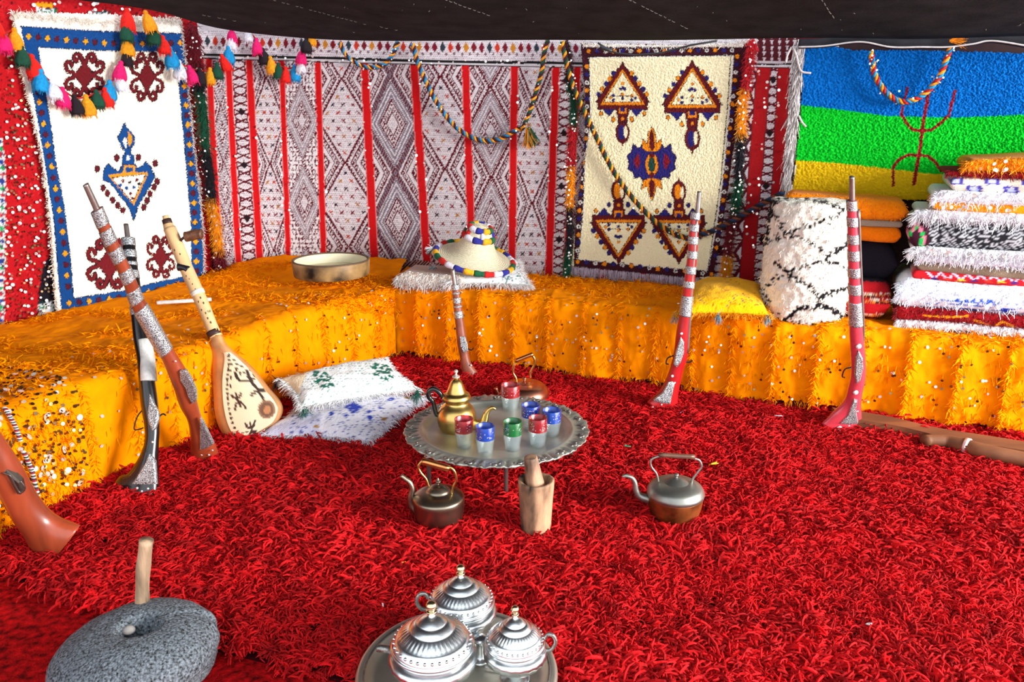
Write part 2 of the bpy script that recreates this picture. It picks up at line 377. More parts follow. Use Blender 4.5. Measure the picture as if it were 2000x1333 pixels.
bl = bench_box('seating_bench', LF, LB, 'low padded bench along the left side, hidden under orange blankets')
bb = bench_box('seating_bench', BF, BB, 'low padded bench along the back side, with a wooden plank showing at its right foot')
def blanket(name, front, back, ns, nt, z0, label, lift=0, s0=0, s1=1, seam=.19, shag=False, ztop=ZT, hump=None):
    P, N, tot, wd = bench_surface(front, back, ns, nt, 0, ztop, z0, 0)
    s = np.r_[0, np.cumsum(np.linalg.norm(np.diff(P[-1], axis=0), axis=1))]
    tt = np.linspace(0, 1, nt)
    frontness = (tt[:, None]*tot[None, :]-wd[None, :]); fr = np.clip(frontness/.1, 0, 1)
    h = .012*vnoise(P, 5.0)+.005*vnoise(P, 17.0)
    fold = .012*np.sin(s/seam*2*math.pi+1.2*np.sin(s*3.1))[None, :]*fr
    seamd = np.abs(((s/seam+.5) % 1)-.5)*seam
    h = h+fold*.6+.012*np.exp(-(seamd/.012)**2)[None, :]*(.4+.6*fr)+lift
    h = h+.004*vnoise(P*np.array([1, 1, .5]), 45)
    if hump is not None: h = h+hump(P)
    Q = P+N*(h+.012)[..., None]
    # ragged lower hem
    Q[-1, :, 2] += rng.uniform(-.012, .010, ns)+.010*np.sin(s*9)
    root = thing(name, label, 'blanket', (*np.mean(resample(front, 9), 0), z0))
    put('cloth', Q.reshape(-1, 3), gridF(ns, nt), M_ORANGE(), root)
    return root, Q, N, s, tot, wd, seam
def nearest_normal(Q, N):
    gx = np.gradient(Q, axis=1); gy = np.gradient(Q, axis=0); n = np.cross(gx, gy); n /= np.linalg.norm(n, axis=-1)[..., None]+1e-9
    n *= np.sign((n*N).sum(-1))[..., None]; return n
def dress(root, Q, N, s, tot, wd, seam, nshag, nseam, nrow, nseq, nbronze, slo=0, shi=1, seqr=.0065):
    nt, ns = Q.shape[:2]; n = nearest_normal(Q, N); down = np.gradient(Q, axis=0); down /= np.linalg.norm(down, axis=-1)[..., None]
    Vs, Fs, k0 = [], [], 0
    ka, kb = int(slo*ns), int(shi*ns)
    # shag in bands on the top
    tedge = (wd/tot).mean()
    i = rng.integers(ka, kb-1, nshag*3); j = rng.integers(1, max(2, int(nt*tedge*1.06)), nshag*3)
    band = vnoise(Q[j, i]*np.array([1, 1, 0])*np.array([1., 2.0, 1]), 4.0); keep = band > .0; i = i[keep][:nshag]; j = j[keep][:nshag]
    P = Q[j, i]+rng.normal(size=(len(i), 3))*.006; D = n[j, i]*.35+down[j, i]*.5+rng.normal(size=(len(i), 3))*.6
    D[:, 2] = np.abs(D[:, 2])*.6
    V, F = ribbons(P, D, rng.uniform(.02, .05, len(i)), rng.uniform(.004, .008, len(i)), curl=.55); Vs.append(V); Fs.append(F); k0 += len(V)
    # shag along the seams
    seamlines = np.arange(math.ceil(s[ka]/seam), math.floor(s[min(kb, ns-1)]/seam)+1)*seam
    if len(seamlines) and nseam:
        sl = rng.choice(seamlines, nseam)+rng.normal(size=nseam)*.005; i = np.clip(np.searchsorted(s, sl), 0, ns-1); j = rng.integers(int(nt*tedge), nt, nseam)
        P = Q[j, i]+n[j, i]*.002; sd = np.gradient(Q, axis=1)[j, i]; sd /= np.linalg.norm(sd, axis=1)[:, None]
        D = n[j, i]*.3+down[j, i]*.6+sd*rng.choice([-1, 1], nseam)[:, None]*.8+rng.normal(size=(nseam, 3))*.2
        V, F = ribbons(P, D, rng.uniform(.015, .032, nseam), .005, curl=.3); Vs.append(V); Fs.append(F+k0); k0 += len(V)
    # hanging threads in rows on the front, and along the lower hem
    if nrow:
        rows_ = np.linspace(tedge+.06, .93, 6)+.0; i = rng.integers(ka, kb-1, nrow); j = np.clip((rng.choice(rows_, nrow)*nt+rng.normal(size=nrow)*1.2).astype(int), 0, nt-1)
        keep = vnoise(Q[j, i], 7.0) > -.05; i = i[keep]; j = j[keep]
        V, F = ribbons(Q[j, i]+n[j, i]*.003, n[j, i]*.35+down[j, i]*.8+rng.normal(size=(len(i), 3))*.25, rng.uniform(.018, .042, len(i)), .005, curl=.15); Vs.append(V); Fs.append(F+k0); k0 += len(V)
    m_ = int((s[min(kb, ns-1)]-s[ka])*420); i = rng.integers(ka, kb-1, m_); j = np.full(m_, nt-1)
    V, F = ribbons(Q[j, i]+rng.normal(size=(m_, 3))*.004+[0, 0, .004], n[j, i]*.25+down[j, i]+rng.normal(size=(m_, 3))*.3, rng.uniform(.012, .034, m_), .005, curl=.2); Vs.append(V); Fs.append(F+k0)
    put('fringe', np.vstack(Vs), np.vstack(Fs), M_ORANGE_T(), root, smooth=False, label='loose orange threads in bands and along the seams', kind='stuff')
    def seqs(name, cnt, r, m, lab, pred):
        i = rng.integers(ka, kb-1, cnt); j = rng.integers(int(nt*tedge*.75), nt-3, cnt)
        keep = pred(Q[j, i]); i = i[keep]; j = j[keep]
        nn = n[j, i]+rng.normal(size=(len(i), 3))*.30+np.array([0, 0, .1])
        V, F = discs(Q[j, i]+n[j, i]*.007, nn, r*rng.uniform(.75, 1.15, len(i)), 8)
        put(name, V, F, m, root, smooth=False, label=lab, kind='stuff')
    return seqs
allp = lambda P: np.ones(len(P), bool)
fr_ = resample(LF, 200); i0 = 72
hump_l = lambda P: .05*np.clip((P[..., 1]-4.45)/.3, 0, 1)*np.clip((P[..., 0]+1.9)/.3, 0, 1)*(P[..., 2] > .4)
A = blanket('orange_blanket', fr_[58:], resample(LB, 200)[58:], 300, 170, .045, 'orange fringed blanket over the middle of the left bench, carrying the round drum', hump=hump_l)
dress(*A, 9000, 1200, 350, 0, 0)('sequins', 150, .0065, M_SEQ(), 'round metal sequins', allp)
LBV = (A[1], A[2])
NB = blanket('sequined_blanket', fr_[20:82], resample(LB, 200)[20:82], 150, 150, .05, 'shaggy yellow-orange blanket dense with sequins at the near end of the left bench', lift=.022, seam=.6)
q = dress(*NB, 16000, 0, 0, 0, 0)
q('sequins', 240, .010, M_SEQ(), 'bright round sequins', allp); q('bronze_sequins', 1300, .0065, M_SEQD(), 'small bronze sequins', allp)
Qn, Nn_ = NB[1], nearest_normal(NB[1], NB[2]); i = rng.integers(2, 146, 6500); j = rng.integers(60, 149, 6500)
V, F = ribbons(Qn[j, i], Nn_[j, i]*.5+rng.normal(size=(6500, 3))*.5+np.array([0, 0, -.4]), rng.uniform(.015, .032, 6500), .005, curl=.5)
put('front_shag', V, F, M_ORANGE_T(), NB[0], smooth=False, label='short yellow-orange shag down the front', kind='stuff')
C_ = blanket('orange_blanket', BF, BB, 520, 150, .055, 'long orange blanket with seams and sequins over the back bench')
dress(*C_, 7000, 4200, 1700, 0, 0)('sequins', 240, .0065, M_SEQ(), 'round metal sequins', allp)
def bvh_of(Q): 
    nt, ns = Q.shape[:2]; return BVHTree.FromPolygons([tuple(v) for v in Q.reshape(-1, 3)], gridF(ns, nt).tolist())
BV_L, BV_N, BV_B = bvh_of(A[1]), bvh_of(NB[1]), bvh_of(C_[1])
# dimples: a crease of thread above each hanging sequin on the front cloths
def creases(root, bvh, box, cnt):
    Ps = []; Dn = []
    for k in range(cnt):
        p, n_ = cast(bvh, rng.uniform(box[0], box[2]), rng.uniform(box[1], box[3]))
        if p is not None: Ps.append(p); Dn.append(n_ if n_@(CAM-p) > 0 else -n_)
    Ps = np.array(Ps); Dn = np.array(Dn); mb = MB()
    for p, n_ in zip(Ps, Dn):
        mb.add(*tube([p+n_*.004+[0, 0, .022], p+n_*.008+[0, 0, .008], p+n_*.006], [.0014, .0028, .001], 5))
    mb.put('hanging_thread', M_ORANGE_T(), root, label='short orange threads that hold the sequins', kind='stuff')
    V, F = discs(Ps+Dn*.010-[0, 0, .004], Dn+rng.normal(size=Dn.shape)*.3, .0062, 8)
    put('bronze_sequins', V, F, M_SEQD(), root, smooth=False, label='dull bronze sequins', kind='stuff')
creases(A[0], BV_L, (260, 600, 780, 900), 110); creases(C_[0], BV_B, (770, 570, 2000, 860), 300)
# patterned ribbons on the near blanket
for pts in ([(2, 795), (14, 815), (24, 835), (32, 858)], [(38, 880), (50, 905), (58, 930), (66, 965)]):
    mb = MB(); c = catmull(pts, 10); cols = [(200, 200, 200), (60, 50, 60), (170, 30, 50), (225, 225, 220), (40, 60, 50)]
    for k in range(len(c)):
        p, n_ = cast(BV_N, *c[k])
        if p is None: continue
        mb.add(*ball(p+np.array([.02, -.012, .0]), .010, 6, 4, (1, .6, .5)), c=lin(cols[k % 5]))
    if mb.n: mb.put('braid_trim', mat('painted_thread', attr=True, rough=.8), NB[0], usecol=True, label='black, white and red braid stitched down the blanket')
# wooden plank at the foot of the back bench, right
g = catmull([(1640, 820), (1750, 838), (1850, 862), (1960, 880), (2080, 900)], 8); P = np.array([Z(a, b, .055) for a, b in g])+[0, -.005, 0]
V = []; 
for k, p in enumerate(P):
    for (dy, dz) in ((-.02, -.028), (-.02, .022), (.10, .022), (.10, -.028)): V.append(p+[0, dy, dz])
nP = len(P); F = gridF(4, nP, True).tolist()+[[0, 1, 2, 3], [(nP-1)*4+k for k in (3, 2, 1, 0)]]
put('plank', V, F, mat('brown_plank', (122, 72, 40), rough=.7, var=.3, vs=12, grain=(.2, 1, 1)), bb, smooth=False, label='brown wooden plank at the foot of the bench')

#@@RUG
# ------------------------------------------------------------ shaggy red rug
rugpoly = np.array([Z(u, v, .02)[:2] for u, v in ((-60, 1075), (60, 1142), (240, 1195), (420, 1262), (590, 1305), (760, 1350))]+[(.1, 1.3), (3.3, 1.3), (3.2, 2.66), (2.18, 3.2), (1.15, 3.66), (0, 4.16), (-.66, 4.36), (-1.29, 3.32), (-1.51, 2.88), (-1.76, 2.40)])
def inside(pts, poly):
    x, y = pts[:, 0], pts[:, 1]; r = np.zeros(len(x), bool); n = len(poly)
    for k in range(n):
        x1, y1 = poly[k]; x2, y2 = poly[(k+1) % n]
        if y1 == y2: continue
        r ^= ((y1 > y) != (y2 > y)) & (x < (x2-x1)*(y-y1)/(y2-y1)+x1)
    return r
rug = thing('shaggy_rug', 'large deep-pile red shaggy rug covering the floor between the benches', 'rug', (.3, 2.6, 0))
rp = [(x, y, z) for z in (.004, .014) for x, y in rugpoly]; n = len(rugpoly)
put('backing', rp, [list(range(n, 2*n)), list(range(n))[::-1]]+[[k, (k+1) % n, n+(k+1) % n, n+k] for k in range(n)], mat('dark_rug_backing', (52, 6, 12), rough=1, var=.3, spec=.05), rug, smooth=False)
# tuft variants: strands of three-sided yarn
def strand(base, ang, ln, rise, r, curl):
    m = 5; p = np.array(base, float); pts = [p.copy()]; a = ang; el = math.radians(rise)
    for k in range(m):
        p = p+ln/m*np.array([math.cos(a)*math.cos(el), math.sin(a)*math.cos(el), math.sin(el)]); pts.append(p.copy())
        a += curl*random.uniform(.3, 1.0); el -= math.radians(random.uniform(10, 38)); 
        if p[2] < .012: el = abs(el)*.2
    return tube(pts, [r*.85, r, r, r, r*.9, r*.55], 4, caps=True)
V_all = []; F_all = []; kind = []; nv = 0; NVAR = 10
for kv in range(NVAR):
    for q_ in range(25):
        a0 = random.gauss(0, .85); b = (random.gauss(0, .017), random.gauss(0, .017), .006)
        V, F = strand(b, a0, random.uniform(.034, .070), random.uniform(30, 82), random.uniform(.0024, .0039), random.choice([-1, 1])*random.uniform(.05, .55))
        V_all.append(V); F_all += [[i+nv for i in f] for f in F]; nv += len(V); kind += [kv+1]*len(V)
bx = np.array([[-2.1, 1.3], [3.3, 4.4]]); step = .031
gx, gy = np.meshgrid(np.arange(bx[0, 0], bx[1, 0], step), np.arange(bx[0, 1], bx[1, 1], step)); pts = np.stack([gx.ravel(), gy.ravel()], -1)
pts = pts+rng.uniform(-.5, .5, pts.shape)*step
pts = pts[inside(pts, rugpoly)]
uu, vv = proj(np.c_[pts, np.full(len(pts), .02)]); pts = pts[(uu > -200) & (uu < 2500) & (vv < 1480)]
for (x, y, r) in [(*Z(893, 1318, .04)[:2], .245), (*Z(860, 1005, .03)[:2], .085), (*Z(1315, 1000, .03)[:2], .085), (*Z(1045, 1030, .03)[:2], .05), (*Z(268, 1290, .08)[:2], .19)]:
    pts = pts[np.hypot(pts[:, 0]-x, pts[:, 1]-y) > r]
npt = len(pts); P3 = np.c_[pts, .012+.006*vnoise(np.c_[pts, pts[:, 0]*0], 6)]
flow = math.pi*1.15*vnoise(np.c_[pts, pts[:, 0]*0+3.3], 1.7)-1.0+rng.normal(size=npt)*.9
VV = np.vstack([np.vstack(V_all), P3]); me = bpy.data.meshes.new('pile')
me.from_pydata(VV.tolist(), [], F_all); me.update()
def iattr(nm, tp, dat, key='value'):
    a = me.attributes.new(nm, tp, 'POINT'); a.data.foreach_set(key, np.asarray(dat).ravel())
iattr('variant', 'INT', np.r_[np.array(kind), np.zeros(npt, int)].astype(np.int32))
rot = np.zeros((len(VV), 3), np.float32); rot[-npt:, 2] = flow; rot[-npt:, :2] = rng.normal(size=(npt, 2))*.12
iattr('turn', 'FLOAT_VECTOR', rot, 'vector')
sc_ = np.ones(len(VV), np.float32); hgt = .95+.30*vnoise(np.c_[pts, pts[:, 0]*0+9], 3.1)+.25*vnoise(np.c_[pts, pts[:, 0]*0+5], 11)+rng.normal(size=npt)*.10; sc_[-npt:] = hgt
iattr('size', 'FLOAT', sc_)
M_PILE = mat('red_yarn', (208, 20, 25), rough=.85, var=.28, vs=40, spec=.16)
nt = M_PILE.node_tree; oi = nt.nodes.new('ShaderNodeObjectInfo'); hs = nt.nodes.new('ShaderNodeHueSaturation'); mr = nt.nodes.new('ShaderNodeMapRange')
mr.inputs[3].default_value = .55; mr.inputs[4].default_value = 1.2; nt.links.new(oi.outputs['Random'], mr.inputs[0]); nt.links.new(mr.outputs[0], hs.inputs['Value'])
lk = nt.nodes['Principled BSDF'].inputs['Base Color'].links[0]; nt.links.new(lk.from_socket, hs.inputs['Color']); nt.links.new(hs.outputs[0], nt.nodes['Principled BSDF'].inputs['Base Color'])
me.materials.append(M_PILE)
pile = bpy.data.objects.new('pile', me); COL.objects.link(pile); pile.parent = rug; pile.location = (-.3, -2.6, 0); tag(pile, kind='stuff')
ng = bpy.data.node_groups.new('pile_scatter', 'GeometryNodeTree'); ng.interface.new_socket('Geometry', in_out='INPUT', socket_type='NodeSocketGeometry'); ng.interface.new_socket('Geometry', in_out='OUTPUT', socket_type='NodeSocketGeometry')
N = ng.nodes; L = ng.links; gi = N.new('NodeGroupInput'); go = N.new('NodeGroupOutput')
def named(nm, tp): a = N.new('GeometryNodeInputNamedAttribute'); a.data_type = tp; a.inputs['Name'].default_value = nm; return [s for s in a.outputs if s.enabled][0]
var = named('variant', 'INT'); cmpn = N.new('FunctionNodeCompare'); cmpn.data_type = 'INT'; cmpn.operation = 'GREATER_THAN'; cmpn.inputs[2].default_value = var and 0; L.new(var, cmpn.inputs[2]); cmpn.inputs[3].default_value = 0
sep = N.new('GeometryNodeSeparateGeometry'); L.new(gi.outputs[0], sep.inputs[0]); L.new(cmpn.outputs[0], sep.inputs[1])
spl = N.new('GeometryNodeSplitToInstances'); spl.domain = 'POINT'; L.new(sep.outputs[0], spl.inputs[0]); L.new(var, spl.inputs['Group ID'])
m2p = N.new('GeometryNodeMeshToPoints'); L.new(sep.outputs[1], m2p.inputs[0])
iop = N.new('GeometryNodeInstanceOnPoints'); L.new(m2p.outputs[0], iop.inputs['Points']); L.new(spl.outputs[0], iop.inputs['Instance']); iop.inputs['Pick Instance'].default_value = True
rv = N.new('FunctionNodeRandomValue'); rv.data_type = 'INT'; ri = [s for s in rv.inputs if s.type == 'INT' and s.name in ('Min', 'Max')]; ri[0].default_value = 0; ri[1].default_value = NVAR-1
L.new([s for s in rv.outputs if s.type == 'INT'][0], iop.inputs['Instance Index'])
tr = named('turn', 'FLOAT_VECTOR'); e2r = N.new('FunctionNodeEulerToRotation'); L.new(tr, e2r.inputs[0]); L.new(e2r.outputs[0], iop.inputs['Rotation'])
L.new(named('size', 'FLOAT'), iop.inputs['Scale']); L.new(iop.outputs[0], go.inputs[0])
md = pile.modifiers.new('scatter', 'NODES'); md.node_group = ng
# bits of thread caught in the pile
for (u, v, c, nm, lb) in ((1228, 873, (20, 150, 110), 'thread_scrap', 'green scrap of thread on the red rug, above and left of the copper-bottomed kettle'), (1335, 806, (190, 150, 210), 'thread_scrap', 'pale lilac thread on the rug beside the butt of the red musket'),
        (1524, 815, (200, 190, 200), 'thread_scrap', 'curled grey-white thread on the rug near the back bench, between the two red muskets'), (1393, 908, (240, 180, 20), 'thread_scrap', 'yellow speck of wool on the rug, right of the copper-bottomed kettle'),
        (1700, 1221, (230, 225, 225), 'thread_scrap', 'white thread bit on the rug at lower right'), (783, 1101, (225, 130, 20), 'thread_scrap', 'orange thread on the rug above the three silver bowls'), (750, 1186, (220, 210, 220), 'thread_scrap', 'short white thread on the rug left of the rear silver bowl')):
    p = Z(u, v, .045); pts_ = [p+np.array([rng.normal()*.010, rng.normal()*.006, .003*k]) for k in range(4)]
    V, F = tube(catmull(pts_, 4), .0022, 5); put(nm, V, F, mat('scrap_%d' % c[0], c, rough=.8), label=lb, cat='thread')

#@@HANG
# ------------------------------------------------------------ wall hangings
MA, WHT, DK, RED = (92, 14, 28), (214, 206, 210), (34, 20, 24), (196, 18, 24)
# --- striped handira of the back wall
cv = Canvas(380, 60, 1565, 590, WHT)
JJ, II = np.mgrid[0:cv.h, 0:cv.w]; Xp = cv.x0+(II+.5)/cv.ss; Yp = cv.y0+(JJ+.5)/cv.ss
lines = [(392, 405), (408, 428), (446, 465), (487, 507), (551, 563), (621, 632), (712, 731), (809, 833), (909, 922), (1005, 1000), (1086, 1073), (1128, 1108), (1210, 1180), (1300, 1262), (1400, 1352), (1492, 1462), (1531, 1512), (1580, 1565)]
tY = (Yp-130)/(500-130); XL = [a+(b-a)*tY for a, b in lines]
weave = ((np.floor(Yp*.62+.5*np.sin(Xp*.9)).astype(int)+np.floor(Xp*.5).astype(int)) % 2)*1.0
fine = np.where((np.sin(Yp*1.55) > .35) & (np.sin(Xp*1.55+(np.floor(Yp/4.05)%2)*3.14) > -.1), 1, 0)
img = np.zeros(Xp.shape+(3,)); img[:] = WHT
img = np.where(fine[..., None] > 0, np.array((150, 132, 140)), img)
spec_pan = {2: 0, 3: 1, 4: 2, 5: 3, 6: 4, 7: 5, 8: 6, 9: 7, 10: 8}
hh_ = {0: 28, 1: 55, 2: 52, 3: 84, 4: 80, 5: 82, 6: 96, 7: 90, 8: 88, 9: 98, 10: 40, 11: 70, 12: 70, 13: 70, 14: 45, 15: 22, 16: 40}
vc_ = {0: 270, 1: 262, 2: 250, 3: 236, 4: 236, 5: 236, 6: 242, 7: 240, 8: 258, 9: 300, 10: 250, 11: 240, 12: 240, 13: 240, 14: 250, 15: 200, 16: 200}
for k in range(len(XL)-1):
    x0, x1 = XL[k], XL[k+1]; msk = (Xp >= x0) & (Xp < x1); w = (x1-x0); u = (Xp-(x0+x1)/2)/(w/2); hh = hh_[k]; vc = vc_[k]
    ph = (Yp-vc)/(2*hh); pz = np.abs(ph-np.round(ph))*2            # 0 at diamond centre, 1 at the meeting points
    d = np.abs(u)*.98+pz; par = np.round(ph).astype(int)
    big = k in (5, 7, 9, 3)
    def setc(c, m_): img[msk & m_] = c
    if k in (2, 0, 10, 14, 15, 16):
        # narrow panels: stacked lozenges and zigzags
        z = np.abs(((Yp/17+ (k*.3)) % 1)*2-1); setc(MA, np.abs(z-np.abs(u)*.95) < .20); zz2 = np.abs(((Yp/52) % 1)*2-1)
        setc(WHT, (np.abs(u) > .55+.3*zz2)); setc(MA, np.abs(np.abs(u)-(.5+.3*zz2)) < .07)
        setc(DK, (np.abs(u)+np.abs(((Yp/104+k*.2) % 1)*2-1)*2.2) < .35)
    else:
        key = ((np.floor((pz-np.abs(u)*1.0)*hh/5.5).astype(int)) % 2 == 0)
        for lo, hi, c in ((.98, 1.06, MA), (1.20, 1.26, MA), (1.40, 1.46, MA), (1.60, 1.66, MA), (1.80, 1.86, MA)): setc(c, (d > lo) & (d < hi))
        setc((150, 132, 140), (d > .945) & (d < .99) & fine.astype(bool)); setc(MA, (d > 1.045) & (d < 1.12) & key); setc(MA, (d > 1.27) & (d < 1.37) & ~key)
        setc(WHT, (d > 1.44) & (d < 1.56)); setc(MA, (d > 1.66) & (d < 1.78) & key)
        if big:
            for a in range(-3, 4):
                for b in range(-8, 9):
                    du = np.abs(u-(a*.44+(b % 2)*.22)); dv = np.abs((ph-np.round(ph))*2-b*.19)
                    cc = [(112, 24, 34), (44, 34, 46), (120, 26, 36), (170, 108, 40), (58, 30, 40), (112, 24, 34), (178, 60, 44)][(a*3+b*5) % 7]
                    setc(cc, (np.abs(du*w/2-dv*hh) < 1.3) & (np.maximum(du*w/2, dv*hh) < 4) & (d < .88)); setc(cc, (np.maximum(du*w/2, dv*hh) < 1.9) & (d < .88))
        else:
            gr = (120, 112, 124) if k == 6 else (150, 138, 146)
            setc(gr, (d > .5) & (d < .93) & (np.sin(d*46) > -.1)); setc(MA, (d > .46) & (d < .52)); setc(MA, (np.abs(d-.93) < .02))
            setc(MA, (d > .22) & (d < .27)); setc(MA, (d < .42) & (d > .3) & key)
            if k == 6: setc(gr, (d > .93) & (d < 1.12) & key); setc(MA, (d > .93) & (d < 1.12) & ~key)
            if k == 4: setc((225, 220, 222), (np.abs(np.sin(Yp*.35)) > .6) & (np.abs(np.sin(Xp*.5)) > .6) & (d > 1))
dim = (Xp > 1180)
for k, (a, b) in enumerate(lines):
    hw = {0: 6, 1: 5.5, 2: 5.2, 3: 6, 4: 4.5, 5: 5, 6: 7, 7: 7, 8: 6.5, 9: 6.5, 10: 6.5, 15: 13, 16: 11}.get(k, 6)
    img[np.abs(Xp-XL[k]) < hw] = (200, 16, 22) if k < 15 else (160, 18, 24)
    img[(np.abs(Xp-XL[k]) > hw) & (np.abs(Xp-XL[k]) < hw+1.6)] = (222, 130, 130) if k < 15 else (90, 30, 36)
# upper band
tb = np.interp(Xp, [400, 500, 600, 770, 900, 1100, 1300, 1560], [104, 107, 110, 115, 118, 121, 121, 122])
up = Yp < tb+9; img[up] = WHT; img[up & (fine > 0)] = (140, 122, 130)
for x in np.arange(390, 1560, 15.3):
    k = int((x-390)/15.3); cc = [(118, 20, 40), (44, 52, 60), (190, 50, 30), (110, 24, 34), (190, 120, 30), (120, 22, 30)][k % 6]
    yc = np.interp(x, [400, 800, 1560], [80, 92, 98]); dd = np.abs(Xp-x)*1.1+np.abs(Yp-yc)*.55
    img[up & (dd < 6.2)] = cc; img[up & (np.abs(Xp-x-7.6)+np.abs(Yp-yc-13) < 3.4)] = (120, 90, 96)
img[(Yp > tb) & (Yp < tb+5)] = (20, 18, 20); img[(Yp > tb+5) & (Yp < tb+9)] = (205, 200, 203); img[(Yp > tb+9) & (Yp < tb+11)] = (20, 16, 18)
low = Yp > np.interp(Xp, [380, 820, 1100], [560, 508, 560])
img[low] = np.where((np.floor((Xp+Yp)/3.2).astype(int) % 2 == 0)[low][..., None], np.array((60, 22, 30)), np.array((200, 150, 140)))
zz_ = (Xp > 1478) & (Yp < 124); img[zz_] = np.where((np.abs(((Xp/15) % 1)*2-1)*18+Yp*.8 % 9 < 8)[zz_][..., None] | (Yp > 119)[zz_][..., None], np.array((190, 180, 184)), np.array((76, 20, 28)))
cv.a = np.asarray(img, float)
hand = thing('striped_wall_carpet', 'large flat-woven carpet of red stripes and black-white-maroon diamond panels across the back wall', 'carpet', W(np.array(760.), np.array(520.), .02))
o_, uvh, Ph = hang('weave', [(384, 36), (392, 130), (400, 300), (416, 470), (424, 560)], [(1640, 60), (1630, 300), (1600, 600)], 700, 320, .02, cv, M_WEAVE(), relief=.002, jit=.1, wob=.03, parent=hand)
def seq_on(root, pts, off, r, name='sequins', m=None, label='round metal sequins', jitn=.35):
    pts = np.array(pts, float); P = W(pts[:, 0], pts[:, 1], off); P2 = W(pts[:, 0], pts[:, 1], off+.1); n_ = (P2-P)/.1+rng.normal(size=P.shape)*jitn
    V, F = discs(P, n_, r*rng.uniform(.7, 1.1, len(P)), 8); put(name, V, F, m or M_SEQ(), root, smooth=False, label=label, kind='stuff')
sq = []
for k, (a, b) in enumerate(lines[:11]+lines[15:17]):
    for y in np.arange(140, 500, 7.5):
        t = (y-130)/370
        if rng.random() < (.22 if k < 11 else .5): sq.append((a+(b-a)*t+rng.choice([-8, 8])+rng.normal()*1.2, y+rng.normal()*2))
for x in range(400, 1100, 26): sq.append((x+rng.normal()*6, np.interp(x, [400, 1100], [110, 124])+rng.normal()*3))
seq_on(hand, sq, .045, .0075)

# --- generic motif helpers for the knotted rugs
CR = (250, 243, 212)
def medallion(cv, cx, cy, sx, sy, col=(112, 22, 30), edge=(40, 14, 20), sl=0.0):
    def T(x, y): return (cx+x*sx+y*sl, cy+y*sy)
    curls = []
    for (a, b, s1, s2) in ((-.18, -.42, -1, -1), (.18, -.42, 1, -1), (-.18, .42, -1, 1), (.18, .42, 1, 1)):
        c = [(0, s2*.45), (s1*.10, s2*.66), (s1*.22, s2*.92), (s1*.46, s2*.98), (s1*.56, s2*.78), (s1*.44, s2*.64), (s1*.34, s2*.74)]; curls.append(c)
        c = [(s1*.45, 0), (s1*.62, s2*.12), (s1*.86, s2*.18), (s1*1.0, s2*.42), (s1*.88, s2*.62), (s1*.68, s2*.56), (s1*.68, s2*.42)]; curls.append(c)
    for w, c_ in ((8.2, edge), (4.8, col)):
        for c in curls: cv.line([T(*p) for p in catmull(c, 4)], c_, w*sx/33)
        if c_ is col: cv.poly([T(0, -.62), T(.52, 0), T(0, .62), T(-.52, 0)], col)
        else: cv.poly([T(0, -.70), T(.60, 0), T(0, .70), T(-.60, 0)], edge)
# --- white rug with blue border, left wall
cv = Canvas(0, 10, 420, 640, (255, 250, 238)); BL = (14, 72, 138)
outer = [(42, 52), (200, 62), (357, 66), (372, 200), (384, 340), (394, 440), (400, 560), (300, 590), (230, 600), (124, 625), (116, 560), (106, 430), (84, 290), (60, 150)]
cv.poly(outer, BL, edge=(20, 30, 60))
inner = [(75, 93), (200, 100), (344, 102), (350, 180), (360, 290), (372, 430), (374, 536), (300, 552), (255, 565), (145, 582), (138, 500), (126, 400), (112, 330), (95, 210)]
cv.poly(inner, (255, 252, 232), edge=(26, 40, 70))
def dots(pts, n, seq):
    q = resample(catmull(pts, 6), n)
    for k, (x, y) in enumerate(q):
        if k % 2 == 0: cv.poly([(x-5.5, y), (x-2, y-3.5), (x, y-7), (x+2.5, y-3.5), (x+6, y), (x+2.5, y+3.5), (x, y+7), (x-2, y+3.5)], (246, 160, 18), edge=(26, 36, 60), ew=1)
        else: cv.disk(x, y, 4.6, 5.2, (92, 22, 40), edge=(40, 18, 40))
dots([(56, 71), (130, 78), (230, 85), (352, 84)], 17, 0); dots([(62, 115), (80, 215), (103, 340), (122, 450), (133, 560)], 22, 0)
dots([(356, 130), (368, 260), (380, 420), (384, 530)], 22, 0); dots([(135, 592), (200, 586), (255, 578), (330, 562), (385, 550)], 14, 0)
medallion(cv, 165, 147, 37, 42); medallion(cv, 287, 150, 31, 46, sl=.0); medallion(cv, 213, 516, 41, 47); medallion(cv, 314, 502, 26, 40, sl=.0)
NB_ = (30, 28, 48)
# lamp-like motif standing on a triangle
cv.poly([(243, 240), (247, 250), (256, 258), (262, 268), (262, 280), (256, 290), (240, 292), (234, 278), (230, 268), (236, 258)], BL, edge=NB_, ew=1.5)
cv.poly([(243, 268), (240, 276), (244, 288), (248, 290), (248, 272)], (255, 250, 230)); cv.poly([(250, 256), (258, 266), (258, 278), (252, 288), (250, 274)], (238, 150, 24))
cv.poly([(241, 290), (255, 290), (255, 300), (261, 305), (262, 325), (239, 325), (240, 305), (246, 300)], BL, edge=NB_, ew=1.5); cv.poly([(247, 304), (254, 304), (253, 314), (247, 314)], (255, 250, 230))
cv.poly([(202, 342), (204, 330), (211, 320), (222, 330), (232, 336), (240, 322), (264, 322), (268, 330), (278, 324), (285, 316), (295, 328), (302, 345), (292, 365), (283, 380), (272, 396), (266, 415), (261, 430), (256, 414), (247, 396), (236, 385), (226, 370), (214, 356), (202, 352)], BL, edge=NB_, ew=1.5)
cv.poly([(210, 342), (240, 338), (243, 323), (264, 323), (264, 337), (290, 336), (262, 402)], (236, 150, 30)); cv.poly([(246, 327), (260, 327), (260, 336), (245, 337)], BL)
cv.poly([(219, 348), (284, 341), (259, 394)], (252, 246, 226), edge=NB_, ew=1.2)
